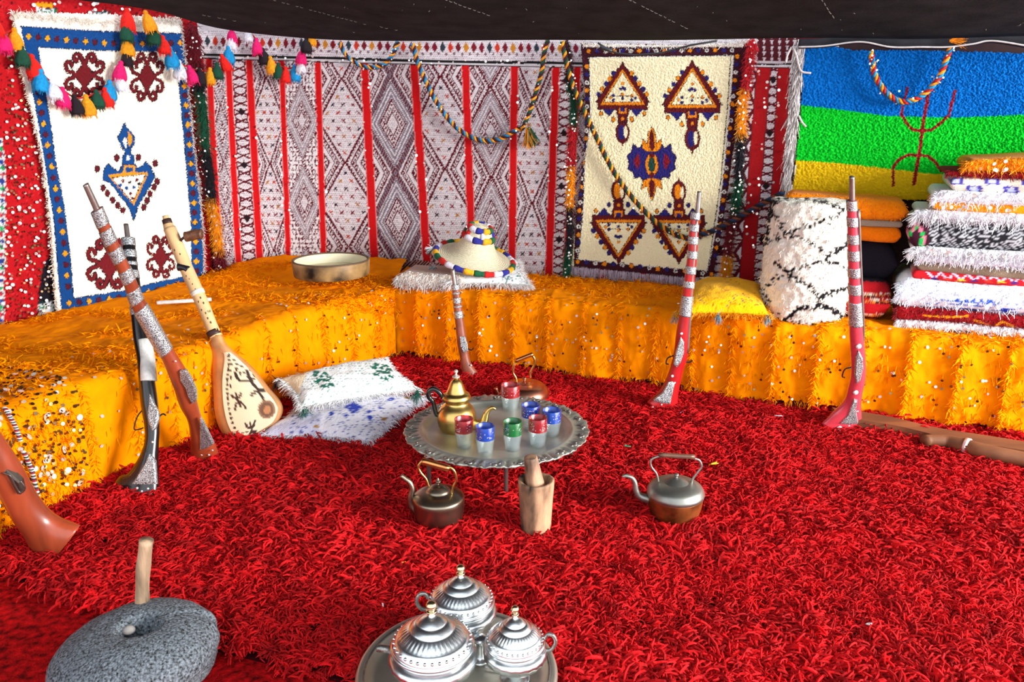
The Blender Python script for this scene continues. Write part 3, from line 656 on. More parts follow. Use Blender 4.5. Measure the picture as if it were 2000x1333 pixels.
for x, y in ((240, 354), (254, 357), (267, 352), (247, 368), (262, 366), (255, 378), (258, 387), (235, 362), (272, 360)): cv.disk(x, y, 3.3, 3.6, [(96, 22, 40), BL, NB_][int(x) % 3])
for x, y in ((190, 330), (228, 309), (270, 308), (303, 319), (201, 367), (210, 378), (220, 391), (230, 402), (240, 411), (307, 354), (301, 366), (293, 379), (287, 392), (281, 405)):
    cv.disk(x, y, 4.4, 6, (96, 22, 34), edge=(30, 14, 26))
lr = thing('white_pile_rug', 'white wool rug with blue border dotted orange and maroon, hanging on the left wall', 'rug', W(np.array(250.), np.array(560.), .03))
hang('pile', [(26, 26), (44, 140), (66, 230), (84, 320), (98, 430), (106, 540), (112, 614)], [(352, 38), (366, 160), (378, 280), (392, 400), (398, 480), (398, 548)], 250, 330, .05, cv, M_WOOL(), relief=.006, jit=.8, edge=1.2, parent=lr, wob=.02, sag=lambda s, t: -12*np.sin(s*math.pi)*(1-t)*.4+t*3*np.sin(s*9))
def fluff_line(root, pts, n, off, ln, col, name, spread=.6, dirn=(0, 0, -.6), label=None, wd=.004, jit=2.0, curl=.4, m=None):
    q = resample(catmull(pts, 8), n)+rng.normal(size=(n, 2))*jit; P = W(q[:, 0], q[:, 1], off)
    D = np.array(dirn)+rng.normal(size=(n, 3))*spread; D[:, 1] -= .2
    V, F = ribbons(P, D, rng.uniform(.5, 1, n)*ln, wd, curl=curl); put(name, V, F, m or mat('thread_%d_%d_%d' % tuple(col), col, rough=.9, var=.15), root, smooth=False, label=label, kind='stuff')
fluff_line(lr, [(24, 26), (100, 34), (200, 44), (300, 40), (352, 38)], 900, .055, .03, (240, 232, 220), 'fringe', label='white wool fringe along the top edge', dirn=(0, 0, .1), jit=3)
fluff_line(lr, [(26, 26), (44, 140), (66, 230), (84, 320), (98, 430), (106, 540), (112, 614)], 1200, .052, .016, (240, 232, 215), 'edge_tufts', dirn=(-.2, 0, 0), jit=1.5)
fluff_line(lr, [(352, 38), (366, 160), (378, 280), (392, 400), (398, 480), (398, 548)], 1200, .052, .018, (232, 226, 220), 'edge_tufts', dirn=(.3, 0, 0), jit=1.5)

# --- red sequined carpet behind it
cv = Canvas(-120, -60, 420, 700, (186, 20, 28), ss=1)
for k in range(5200): cv.disk(rng.uniform(-120, 420), rng.uniform(-60, 700), 2.2, 1.6, [(120, 10, 18), (210, 44, 50), (96, 12, 20)][k % 3])
for y in np.arange(270, 690, 13):       # patterned column on the far left
    x1 = np.interp(y, [270, 330, 640], [6, 12, 8]); cv.poly([(x1-34, y), (x1, y), (x1, y+13), (x1-34, y+13)], [(222, 224, 226), (190, 196, 196)][int(y/13) % 2])
    for q_ in range(4): cv.line([(x1-28+q_*7, y), (x1-22+q_*7, y+8)], (70, 60, 80), 1.5)
    cv.poly([(x1-7, y+2), (x1-2, y+7), (x1-7, y+12), (x1-12, y+7)], [(30, 160, 90), (180, 40, 60), (40, 60, 140)][int(y/13) % 3])
def patch(poly, n, horiz=True):
    p = np.array(poly, float); cv.poly(poly, (220, 222, 226)); lo = p.min(0); hi = p.max(0)
    for k in range(n):
        y = lo[1]+(hi[1]-lo[1])*(k+.5)/n
        for x in np.arange(lo[0], hi[0], 6): cv.line([(x, y-2), (x+3, y+2), (x+6, y-2)], [(30, 60, 60), (20, 120, 70), (60, 40, 90)][k % 3], 1.6)
patch([(70, 14), (105, 18), (110, 34), (96, 37), (74, 34)], 4); patch([(180, 20), (210, 22), (215, 42), (200, 48), (186, 44)], 4)
cv.poly([(66, 4), (104, 6), (103, 16), (66, 12)], (236, 160, 20)); cv.poly([(84, 520), (112, 480), (112, 640), (70, 640), (74, 590)], (30, 24, 34)); patch([(74, 592), (104, 588), (108, 618), (78, 622)], 4)
rc = thing('red_sequined_carpet', 'crimson wall carpet covered with round sequins, left of and behind the blue-bordered white rug', 'carpet', W(np.array(60.), np.array(620.), .02))
hang('weave', [(-110, -60), (-110, 300), (-110, 690)], [(384, -20), (392, 200), (420, 600)], 200, 240, .014, cv, M_WEAVE(), relief=.008, jit=1.0, wob=.02, parent=rc)
sp = np.c_[rng.uniform(6, 112, 560), rng.uniform(40, 632, 560)]; sp = sp[(sp[:, 0] > 12) & (sp[:, 0] < 30+sp[:, 1]*.13+10)]
seq_on(rc, sp[::3], .03, .0075); seq_on(rc, np.vstack([sp[1::3], sp[2::3]]), .03, .0055, 'bronze_sequins', M_SEQD(), 'dull bronze sequins')
sp = np.c_[rng.uniform(20, 340, 40), rng.uniform(2, 44, 40)]; seq_on(rc, sp, .03, .009, 'top_sequins')

# --- cream rug with triangles, right of centre
cv = Canvas(1100, 70, 1470, 570, (246, 238, 196)); ND = (34, 18, 34); OR = (236, 140, 16); MR = (96, 20, 26); NV = (40, 34, 110)
cv.poly([(1128, 84), (1468, 84), (1462, 100), (1432, 300), (1400, 540), (1330, 545), (1120, 530), (1124, 400), (1140, 300), (1142, 180)], (60, 16, 30))
cv.poly([(1138, 86), (1455, 82), (1452, 92), (1140, 92)], (244, 238, 224))
cv.poly([(1152, 114), (1430, 110), (1424, 200), (1412, 330), (1396, 450), (1380, 528), (1250, 518), (1130, 506), (1140, 420), (1144, 300), (1156, 240)], (246, 238, 196), edge=(230, 226, 214), ew=3)
cv.line([(1150, 111), (1428, 108), (1420, 220), (1408, 350), (1390, 480), (1382, 530), (1250, 521), (1128, 508), (1138, 420), (1142, 300), (1152, 230), (1150, 111)], (20, 18, 22), 1.6)
bd = [([(1150, 100), (1430, 98)], 18), ([(1146, 130), (1146, 250), (1136, 330), (1128, 490)], 24), ([(1440, 110), (1428, 230), (1414, 380), (1398, 500)], 26), ([(1128, 512), (1220, 518), (1310, 528), (1390, 536)], 16)]
for pts_, n in bd:
    for k, (x, y) in enumerate(resample(pts_, n)):
        c = [OR, NV, (224, 220, 210)][k % 3]; cv.disk(x, y, 4.2, 4.2, c, edge=(40, 12, 24), ew=1)
        if k % 3 == 2: cv.disk(x, y, 1.8, 1.8, (20, 20, 60))
def trimotif(cx, y0, s, up=True):
    """triangle amulet; up = apex at top. s = half width px"""
    sg = 1 if up else -1; T = lambda x, y: (cx+x*s, y0+sg*y*s)
    sten = []
    for k in range(9): sten += [(k*.125, -1.05+k*.19), (k*.125+.07, -1.05+k*.19+.02)]
    right = [(0, -1.22), (.10, -1.0)]+[(p[0]+.16, p[1]+.10) for p in sten]; right += [(1.12, .62), (1.12, .92)]
    poly = [T(*p) for p in right]+[T(-p[0], p[1]) for p in right[::-1]]
    cv.poly(poly, MR, edge=ND, ew=1.3); cv.poly([T(0, -.92), T(1.02, .72), T(-1.02, .72)], OR); cv.poly([T(0, -.74), T(.84, .58), T(-.84, .58)], (246, 238, 196), edge=ND, ew=1.2)
    for x, y, c in ((0, -.25, OR), (0, -.05, NV), (-.1, 0, NV), (.1, 0, NV), (0, .25, OR), (0, .42, NV), (-.42, .30, NV), (.42, .30, OR), (-.42, .5, NV), (.42, .5, NV), (-.55, .4, OR), (.58, .42, NV)): cv.disk(*T(x, y), 2.8, 2.8, c, edge=ND, ew=.6)
    cv.line([T(-.5, .32), T(.5, .32)], ND, 1.2)
    for k in range(5):
        for sx in (-1, 1): cv.disk(*T(sx*(.42+.17*k), -.72+.24*k), 3.6, 4.4, [NV, OR][(k+(sx > 0)) % 2], edge=ND, ew=.9)
    for sx in (-1, 1): cv.poly([T(sx*.38, .92), T(sx*.92, .92), T(sx*.72, 1.12), T(sx*.62, 1.24), T(sx*.52, 1.12)], NV, edge=ND, ew=.8); cv.disk(*T(sx*.98, 1.12), 3, 4, OR, edge=ND)
    cv.poly([T(-.26, .86), T(.26, .86), T(.26, 1.15), T(.2, 1.2), T(.2, 1.55), T(-.2, 1.55), T(-.2, 1.2), T(-.26, 1.15)], MR, edge=ND, ew=1.2)
    cv.poly([T(-.18, .86), T(.18, .86), T(.18, 1.12), T(-.18, 1.12)], OR); cv.poly([T(-.11, .86), T(.11, .86), T(.11, 1.02), T(-.11, 1.02)], NV); cv.disk(*T(0, 1.36), 3, 3.4, OR)
    for sx in (-1, 1): cv.disk(*T(sx*.42, 1.38), 3.2, 4.4, OR if up else NV, edge=ND)
    cv.disk(*T(0, 1.98), .30*s, .46*s, MR, edge=ND, ew=1.2); cv.disk(*T(-.05, 1.98), .15*s, .34*s, NV if up else OR); cv.disk(*T(.14, 1.95), .08*s, .28*s, (246, 238, 196)); cv.poly([T(-.08, 2.4), T(.08, 2.4), T(0, 2.66)], MR)
trimotif(1216, 174, 43); trimotif(1352, 176, 48); trimotif(1208, 462, 45, False); trimotif(1326, 462, 44, False)
cx, cy = 1273, 322
flower = [(0, -30), (10, -24), (20, -38), (26, -30), (36, -40), (40, -24), (48, -16), (44, -4), (46, 8), (36, 14), (34, 26), (22, 22), (16, 34), (8, 26)]
cv.poly([(cx+x, cy+y) for x, y in flower]+[(cx-x, cy+y) for x, y in flower[::-1]], NV, edge=ND, ew=1.5)
for sx in (-1, 1): cv.poly([(cx+sx*26, cy-24), (cx+sx*36, cy-8), (cx+sx*28, cy+10), (cx+sx*22, cy-4)], (130, 20, 36))
for (pp, c) in (([(0, -74), (7, -60), (8, -40), (18, -50), (18, -34), (10, -26), (-10, -26), (-18, -34), (-18, -50), (-8, -40), (-7, -60)], OR), ([(0, -68), (3, -56), (4, -34), (0, -28), (-4, -34), (-3, -56)], MR), ([(0, 26), (16, 30), (20, 48), (9, 40), (6, 56), (0, 70), (-6, 56), (-9, 40), (-20, 48), (-16, 30)], OR), ([(0, 28), (5, 36), (2, 62), (-2, 62), (-5, 36)], MR)):
    cv.poly([(cx+x, cy+y) for x, y in pp], c, edge=ND, ew=1.2)
cv.disk(cx, cy, 12, 22, OR, edge=ND); cv.disk(cx, cy, 7, 15, (30, 70, 60)); cv.disk(cx, cy-18, 5, 5, MR); cv.disk(cx, cy+20, 5, 5, MR)
cr_ = thing('cream_pile_rug', 'cream wool rug with maroon triangle motifs and a dark border, on the back wall', 'rug', W(np.array(1270.), np.array(545.), .04))
hang('pile', [(1134, 84), (1142, 190), (1140, 300), (1126, 420), (1116, 520)], [(1462, 84), (1452, 160), (1434, 290), (1418, 400), (1392, 546)], 260, 330, .055, cv, M_WOOL(), relief=.006, jit=.6, edge=.9, parent=cr_, wob=.03, sag=lambda s, t: 4*np.sin(s*math.pi)*(1-t))
fluff_line(cr_, [(1116, 522), (1220, 532), (1310, 541), (1392, 547)], 700, .06, .045, (196, 180, 196), 'fringe', label='pale lilac fringe along the lower edge', spread=.15, dirn=(0, 0, -1), jit=1.2)
fluff_line(cr_, [(1134, 86), (1200, 92), (1300, 92), (1400, 88), (1462, 80)], 500, .06, .02, (236, 230, 222), 'top_tufts', dirn=(0, 0, .2), jit=2)
# --- blue green yellow flag carpet
cv = Canvas(1500, 70, 2160, 420, (0, 104, 190))
g1 = [(1500, 204), (1563, 205), (1640, 214), (1730, 226), (1860, 230), (1960, 226), (2160, 214)]; g2 = [(1500, 312), (1550, 313), (1650, 320), (1720, 328), (1800, 338), (1900, 345), (2160, 350)]
cv.poly(g1+[(2160, 420), (1500, 420)], (6, 186, 38)); cv.poly(g2+[(2160, 420), (1500, 420)], (226, 186, 18))
RS = (142, 22, 34)
cv.line([(1813, 180), (1810, 205), (1803, 240), (1797, 290), (1790, 330), (1785, 360)], RS, 7)
cv.line([(1772, 172), (1768, 190)], RS, 5); cv.line([(1763, 210), (1761, 224), (1770, 240), (1782, 254), (1800, 256), (1820, 254), (1838, 240), (1853, 226), (1858, 205), (1865, 178)], RS, 5.6)
cv.line([(1745, 362), (1744, 328), (1756, 312), (1775, 302), (1795, 304), (1812, 305), (1826, 316), (1838, 334)], RS, 5.6)
fl = thing('flag_carpet', 'woolly blue, green and yellow striped carpet with a red letter, hanging on the right', 'carpet', W(np.array(1780.), np.array(370.), .03))
hang('pile', [(1566, 82), (1565, 200), (1554, 310), (1546, 384)], [(2120, 108), (2120, 250), (2120, 400)], 330, 190, .05, cv, M_FLUFF(), relief=.010, jit=.7, edge=1.2, parent=fl, wob=.03, sag=lambda s, t: np.interp(s, [0, .05, .18, .25, .4, .7, 1], [0, -2, 12, 10, 6, 2, 0])*(1-t))
fluff_line(fl, [(1562, 84), (1558, 130), (1552, 200), (1545, 280), (1536, 380)], 1600, .065, .07, (206, 200, 198), 'fringe', label='thick off-white twisted fringe on the left edge', spread=.12, dirn=(-.16, -.02, -.8), jit=4.5, wd=.006, curl=.1)
mb = MB()
for pts_ in ([(1548, 90), (1556, 110), (1560, 128), (1566, 140), (1584, 143)], [(1560, 226), (1566, 238), (1574, 248)], [(1546, 92), (1538, 108), (1535, 122)]):
    mb.add(*tube(W(catmull(pts_, 6)[:, 0], catmull(pts_, 6)[:, 1], .09), .005, 6))
mb.put('loose_fringe', mat('thread_206_200_198', (206, 200, 198)), fl, label='loose ends of white fringe', kind='stuff')
# dark drape strip above: folded black hems with white cords
mb = MB(); mw = MB()
for pts_ in ([(1560, 92), (1610, 90), (1680, 82), (1740, 92), (1800, 92), (1850, 92), (1900, 86), (1940, 80), (2020, 92)], ):
    q = catmull(pts_, 8); mb.add(*tube(W(q[:, 0], q[:, 1]-6, .10), .022, 8)); mw.add(*tube(W(q[:, 0], q[:, 1], .125), .004, 5))
mb.put('cord_hem', M_TENT, hand, label='rolled black hem above the flag carpet'); mw.put('white_cord', mat('thread_206_200_198', (206, 200, 198)), hand, label='white cord below the black hem')
#@@GARLANDS
# ------------------------------------------------------------ fuzzy wool strips with sequins
FZ = {'maroon': (122, 16, 34), 'green': (12, 84, 56), 'black': (24, 22, 30), 'orange': (248, 158, 14), 'red': (190, 20, 34), 'dark': (52, 14, 22)}
def boa(label, secs, w, off, loc):
    root = thing('wool_strip', label, 'garland', loc, 'fuzzy sequined wool strips')
    for nm, pts_ in secs:
        q = resample(catmull(pts_, 6) if len(pts_) > 2 else pts_, 26); c = W(q[:, 0], q[:, 1], off); mb_ = tube(c, w*.45, 8)
        n = 1100; i = rng.integers(0, 26, n); ang = rng.uniform(0, 2*math.pi, n); D = np.stack([np.cos(ang), -np.abs(np.sin(ang)), rng.normal(size=n)*.5-.5], -1)
        V, F = ribbons(c[i]+rng.normal(size=(n, 3))*np.array([.006, .004, .012]), D, rng.uniform(.6, 1.1, n)*w, .004, curl=.5)
        o = put('core', mb_[0], mb_[1], mat('wool_'+nm, FZ[nm], rough=.95, var=.2), root)
        put('shag', V, F, mat('wool_'+nm, FZ[nm]), o, smooth=False, kind='stuff'); ORG[o.name] = ORG[root.name]
        m_ = 13; i = rng.integers(0, 26, m_); P = c[i]+np.c_[rng.normal(size=m_)*w*.45, -np.full(m_, w*.95), rng.normal(size=m_)*.02]
        V, F = discs(P, np.tile([0, -1, .1], (m_, 1))+rng.normal(size=(m_, 3))*.4, .006*rng.uniform(.6, 1.1, m_), 8); put('sequins', V, F, M_SEQ(), root, smooth=False, label='silver sequins on the wool strip', kind='stuff')
boa('fuzzy wool strip hanging right of the blue-bordered rug, reaching the orange blanket', [('maroon', [(374, 50), (380, 80), (386, 130)]), ('black', [(386, 132), (390, 168)]), ('green', [(390, 170), (398, 230), (402, 288)]), ('black', [(402, 290), (410, 340), (414, 386)]), ('orange', [(414, 388), (422, 440), (428, 488)]), ('maroon', [(428, 490), (434, 520), (446, 545)])], .050, .085, W(np.array(400.), np.array(300.), .08))
boa('fuzzy wool strip hanging along the left edge of the cream triangle rug', [('dark', [(1106, 84), (1112, 130), (1114, 160)]), ('green', [(1114, 162), (1120, 200), (1120, 242)]), ('red', [(1118, 244), (1114, 300), (1114, 326)]), ('orange', [(1114, 328), (1114, 370), (1112, 402)]), ('black', [(1112, 404), (1112, 450), (1110, 486)]), ('green', [(1110, 488), (1108, 510), (1106, 540)])], .028, .075, W(np.array(1112.), np.array(300.), .08))
boa('fuzzy wool strip hanging along the right edge of the cream triangle rug', [('red', [(1470, 80), (1462, 120), (1456, 172)]), ('orange', [(1452, 176), (1448, 220), (1448, 262)]), ('black', [(1448, 264), (1444, 310), (1442, 350)]), ('green', [(1442, 352), (1438, 390), (1434, 412)]), ('maroon', [(1432, 414), (1424, 460), (1420, 496)]), ('orange', [(1420, 498), (1418, 520), (1416, 540)])], .034, .075, W(np.array(1445.), np.array(300.), .08))

# ------------------------------------------------------------ twisted cord swags
def swag(name, label, pts, r, cols, off, turns=.055, tassel=None, darkseq=0):
    q = catmull(pts, 12); c = resample(W(q[:, 0], q[:, 1], off), max(60, int(len(q)*2.6))); root = thing(name, label, 'cord', c[len(c)//2], 'twisted cord swags')
    T = np.gradient(c, axis=0); s = np.r_[0, np.cumsum(np.linalg.norm(np.diff(c, axis=0), axis=1))]; T /= np.linalg.norm(T, axis=1)[:, None]
    a = np.cross(T, [0, 1, 0]); a /= np.linalg.norm(a, axis=1)[:, None]; b = np.cross(T, a); n = len(cols)
    for k, cc in enumerate(cols):
        th = s/turns*2*math.pi+k*2*math.pi/n; P = c+(a*np.cos(th)[:, None]+b*np.sin(th)[:, None])*r*.62
        V, F = tube(P, r*.62*(1+.15*rng.random(len(P))), 6); put('strand', V, F, mat('yarn_%d_%d_%d' % cc, cc, rough=.9, var=.2), root)
    m_ = len(c)*5; i = rng.integers(0, len(c), m_); V, F = ribbons(c[i], rng.normal(size=(m_, 3)), rng.uniform(1.2, 2.2, m_)*r, .0025, curl=.4)
    put('fuzz', V, F, mat('wool_dark', FZ['dark']), root, smooth=False, kind='stuff')
    i = rng.integers(0, len(c), len(c)//9); V, F = discs(c[i]+rng.normal(size=(len(i), 3))*r*1.2-[0, r, 0], rng.normal(size=(len(i), 3))*.4+[0, -1, 0], .0045, 8); put('sequins', V, F, M_SEQ(), root, smooth=False, kind='stuff')
    return root, c
OC, BC, DC, GC, RC = (250, 152, 14), (14, 132, 190), (60, 14, 24), (10, 72, 50), (190, 24, 24)
swag('cord_swag', 'short blue and orange twisted cord swag, highest on the striped back carpet', [(664, 84), (676, 108), (700, 126), (728, 132), (752, 124), (768, 104), (778, 82)], .0100, [OC, BC, DC], .07)
sw_, c_ = swag('cord_swag', 'long blue and orange twisted cord drooping across the middle of the striped back carpet', [(806, 86), (816, 122), (832, 160), (856, 205), (888, 246), (930, 272), (970, 274), (1002, 258), (1018, 250)], .0115, [OC, BC, DC], .07)
sw2, c_ = swag('cord_swag', 'green and orange twisted cord rising from the tasselled end up to the tent hem', [(1020, 252), (1034, 220), (1046, 182), (1058, 140), (1062, 108), (1070, 78)], .0105, [OC, GC, DC], .075)
P = W(np.array(1032.), np.array(252.), .08)
for k, (nm, cc) in enumerate((('tassel', OC), ('tassel', GC))):
    n = 160; V, F = ribbons(np.tile(P+[.006*k-.004, -.006, 0], (n, 1))+rng.normal(size=(n, 3))*.005, np.tile([.1+.2*k, -.1, -1.], (n, 1))+rng.normal(size=(n, 3))*.22, rng.uniform(.075, .105, n), .006, curl=.08)
    put(nm, V, F, mat('yarn_%d_%d_%d' % cc, cc), sw2, smooth=False, kind='stuff', label='orange and green tassel')
swag('cord_swag', 'green and orange twisted cord crossing the cream triangle rug diagonally', [(1098, 82), (1108, 130), (1120, 170), (1140, 215), (1164, 266), (1190, 320), (1222, 370), (1262, 416), (1300, 448), (1340, 466)], .0115, [OC, GC, DC], .10)
swag('cord_swag', 'dark blue twisted cord rising from the cream triangle rug to the white rolled rug', [(1340, 466), (1390, 452), (1440, 426), (1490, 398), (1530, 376)], .012, [(120, 60, 30), (22, 50, 90), (24, 20, 28)], .10)
swag('cord_swag', 'orange, red and blue twisted cord swag hanging over the blue band of the flag carpet', [(1700, 100), (1704, 120), (1708, 144), (1722, 170), (1742, 190), (1764, 199), (1788, 194), (1812, 178), (1836, 148), (1850, 112), (1860, 82)], .0105, [OC, BC, RC], .10)
n = 140; P = W(np.array(1858.), np.array(80.), .12); V, F = ribbons(np.tile(P, (n, 1))+rng.normal(size=(n, 3))*.004, np.tile([1, -.2, .1], (n, 1))+rng.normal(size=(n, 3))*.25, rng.uniform(.04, .07, n), .006, curl=.2)
ts = put('cord_tassel', V, F, mat('yarn_%d_%d_%d' % OC, OC), None, smooth=False, label='small orange tassel at the tent hem above the flag carpet', cat='tassel', kind='stuff')

# ------------------------------------------------------------ pompom tassel garlands
TC = {'r': (240, 28, 14), 'o': (252, 160, 14), 'g': (6, 74, 52), 'b': (12, 150, 214), 'w': (232, 232, 242), 'p': (236, 16, 110), 'k': (26, 14, 24)}
tass_mesh = {}
def tassel_mesh(c):
    prof = smoothprof([(.002, .012), (.006, .010), (.009, .004), (.008, -.002), (.015, -.012), (.021, -.030), (.023, -.046), (.020, -.056), (.010, -.058)], 2)
    V, F = lathe(prof, (0, 0, 0), 20, mod=lambda i, th, p: 1+.13*np.sin(th*9+i*.25)*(p[:, 1][:, None] < -.004))
    n = 70; th = rng.uniform(0, 6.28, n); P = np.stack([np.cos(th)*.018, np.sin(th)*.018, np.full(n, -.044)], -1)
    V2, F2 = ribbons(P, np.c_[np.cos(th)*.25, np.sin(th)*.25, -np.ones(n)], rng.uniform(.012, .026, n), .0035, curl=.1)
    me = bpy.data.meshes.new('tassel'); me.from_pydata(np.vstack([V, V2]).tolist(), [], F+(F2+len(V)).tolist()); me.update(); me.polygons.foreach_set('use_smooth', np.ones(len(me.polygons), bool))
    me.materials.append(mat('tassel_wool_'+c, TC[c], rough=.9, var=.18, vs=120)); return me
def tassels(label, items, off):
    P0 = W(np.array(float(items[0][0])), np.array(float(items[0][1])), off); root = thing('tassel_garland', label, 'garland', P0, 'pompom tassel garlands')
    pts = [(x, y-12) for x, y, c, s, a in items]; q = catmull(pts, 5); V, F = tube(W(q[:, 0], q[:, 1], off), .004, 6); put('cord', V, F, mat('yarn_190_24_24', RC), root)
    for x, y, c, s, a in items:
        if c not in tass_mesh: tass_mesh[c] = tassel_mesh(c)
        P = W(np.array(float(x)), np.array(float(y)-11), off+.004+.02*random.random()); o = bpy.data.objects.new('tassel', tass_mesh[c]); COL.objects.link(o); o.parent = root; o.location = P-P0
        o.rotation_euler = (random.uniform(-.15, .15), -math.radians(a), random.uniform(0, 6)); o.scale = (s*1.32,)*3
tassels('pompom tassel garland looping across the top of the blue-bordered white rug', [(-14, 44, 'r', 1, 0), (4, 76, 'p', 1, 0), (28, 72, 'o', 1, 10), (42, 105, 'g', 1, -5), (62, 124, 'r', 1.1, -15), (79, 152, 'b', 1.1, -10), (101, 173, 'w', 1, 15), (122, 187, 'p', 1, 5), (145, 202, 'k', 1, 0), (168, 202, 'o', 1.1, 0), (188, 192, 'g', 1, 15), (205, 188, 'r', 1, -5), (214, 174, 'b', 1.1, -15), (228, 158, 'w', 1, -15), (236, 136, 'p', 1.05, -15), (246, 112, 'k', .9, -10), (247, 88, 'o', 1.05, -5), (246, 60, 'g', 1, 0), (248, 34, 'r', 1.15, 0)], .10)
tassels('pompom tassel garland between the blue-bordered white rug and the striped carpet', [(285, 38, 'o', 1.1, -10), (301, 64, 'g', 1.1, -5), (318, 86, 'r', 1, -10), (332, 108, 'b', 1.15, -12), (350, 134, 'w', 1.1, -12), (370, 144, 'p', 1.05, 10), (390, 150, 'k', 1, 0), (410, 148, 'o', 1, -5), (424, 138, 'g', 1, 10), (434, 122, 'r', 1, -20), (446, 106, 'b', 1.05, -8), (452, 82, 'w', .95, -5), (452, 70, 'p', .95, 0)], .13)
tassels('pompom tassel garland on the striped carpet, rightmost of the pompom garlands', [(484, 70, 'w', .85, 0), (501, 90, 'p', 1, 5), (514, 110, 'k', 1, -5), (528, 126, 'o', 1.05, 5), (544, 138, 'g', .95, 5), (558, 146, 'r', 1, 0), (575, 142, 'b', 1, -5), (588, 130, 'w', .9, -15), (590, 110, 'p', 1, -10), (598, 88, 'k', 1, -5), (608, 78, 'o', .8, 0)], .09)

#@@GUNS
# ------------------------------------------------------------ lofts drawn on a leaning plane
def lean_plane(P0, Pe):
    P0 = np.array(P0); Pe = np.array(Pe); n = np.cross(Pe-P0, [1.0, 0, 0]); n /= np.linalg.norm(n)
    if n@(CAM-P0) < 0: n = -n
    return P0, n
def loft(st, pl, v0=None, v1=None, add=0, flat=.9, n=14, step=4.0, shift=0.0, bump_=None, squ=1.0):
    """st = [(u,v,halfwidth px)] down the length, cut between v0 and v1"""
    q = catmull(st, 8); v0 = q[:, 1].min() if v0 is None else v0; v1 = q[:, 1].max() if v1 is None else v1
    m_ = max(3, int((v1-v0)/step)+2); v = np.linspace(v0, v1, m_); o = np.argsort(q[:, 1]); u = np.interp(v, q[o, 1], q[o, 0]); h = np.interp(v, q[o, 1], q[o, 2])+add
    P0, nn = pl; C = onplane(u, v, P0, nn); E = np.gradient(np.stack([u, v], -1), axis=0); E /= np.linalg.norm(E, axis=1)[:, None]
    Rr = onplane(u-E[:, 1]*h*1.0, v+E[:, 0]*h, P0, nn); Ll = onplane(u+E[:, 1]*h, v-E[:, 0]*h, P0, nn)
    A = (Ll-Rr)/2; th = np.linspace(0, 2*math.pi, n, endpoint=False); a = np.linalg.norm(A, axis=1); fl = np.broadcast_to(flat, (m_,)) if np.ndim(flat) == 0 else np.interp(v, flat[0], flat[1])
    ca = np.sign(np.cos(th))*np.abs(np.cos(th))**squ; sa = np.sign(np.sin(th))*np.abs(np.sin(th))**squ
    V = C[:, None, :]+A[:, None, :]*ca[None, :, None]+nn[None, None, :]*((a*fl)[:, None]*sa[None, :])[..., None]+nn*shift
    return V.reshape(-1, 3), gridF(n, m_, True).tolist()+[list(range(n))[::-1], [(m_-1)*n+k for k in range(n)]]
def plate(pts, pl, lift, th=.003, m=None):
    """thin ornamented plate with the outline pts (px), standing proud of the plane by lift"""
    P0, nn = pl; p = np.array(pts, float); P = onplane(p[:, 0], p[:, 1], P0+nn*lift, nn); c = P.mean(0); I = c+(P-c)*.82+nn*th*1.5; B = P-nn*th*6; n = len(P)
    V = np.vstack([P, I, B]); F = [list(range(n, 2*n))]+[[k, (k+1) % n, n+(k+1) % n, n+k] for k in range(n)]+[[2*n+k, 2*n+(k+1) % n, (k+1) % n, k] for k in range(n)]+[list(range(2*n, 3*n))[::-1]]
    return V, F
def pxtube(pts, pl, rpx, lift=0, n=7, sub=6):
    q = catmull(pts, sub); P0, nn = pl; P = onplane(q[:, 0], q[:, 1], P0+nn*lift, nn); return tube(P, rpx*mpp(P), n)
def rivet(u, v, rpx, pl, lift):
    P0, nn = pl; P = onplane(np.array(float(u)), np.array(float(v)), P0+nn*lift, nn); r = rpx*float(mpp(P)); 
    b = np.cross(nn, [1, 0, 0]); b /= np.linalg.norm(b); return lathe([(r, 0), (r*.85, r*.35), (r*.4, r*.6)], P, 10, ax=np.stack([[1, 0, 0], b, nn], -1))
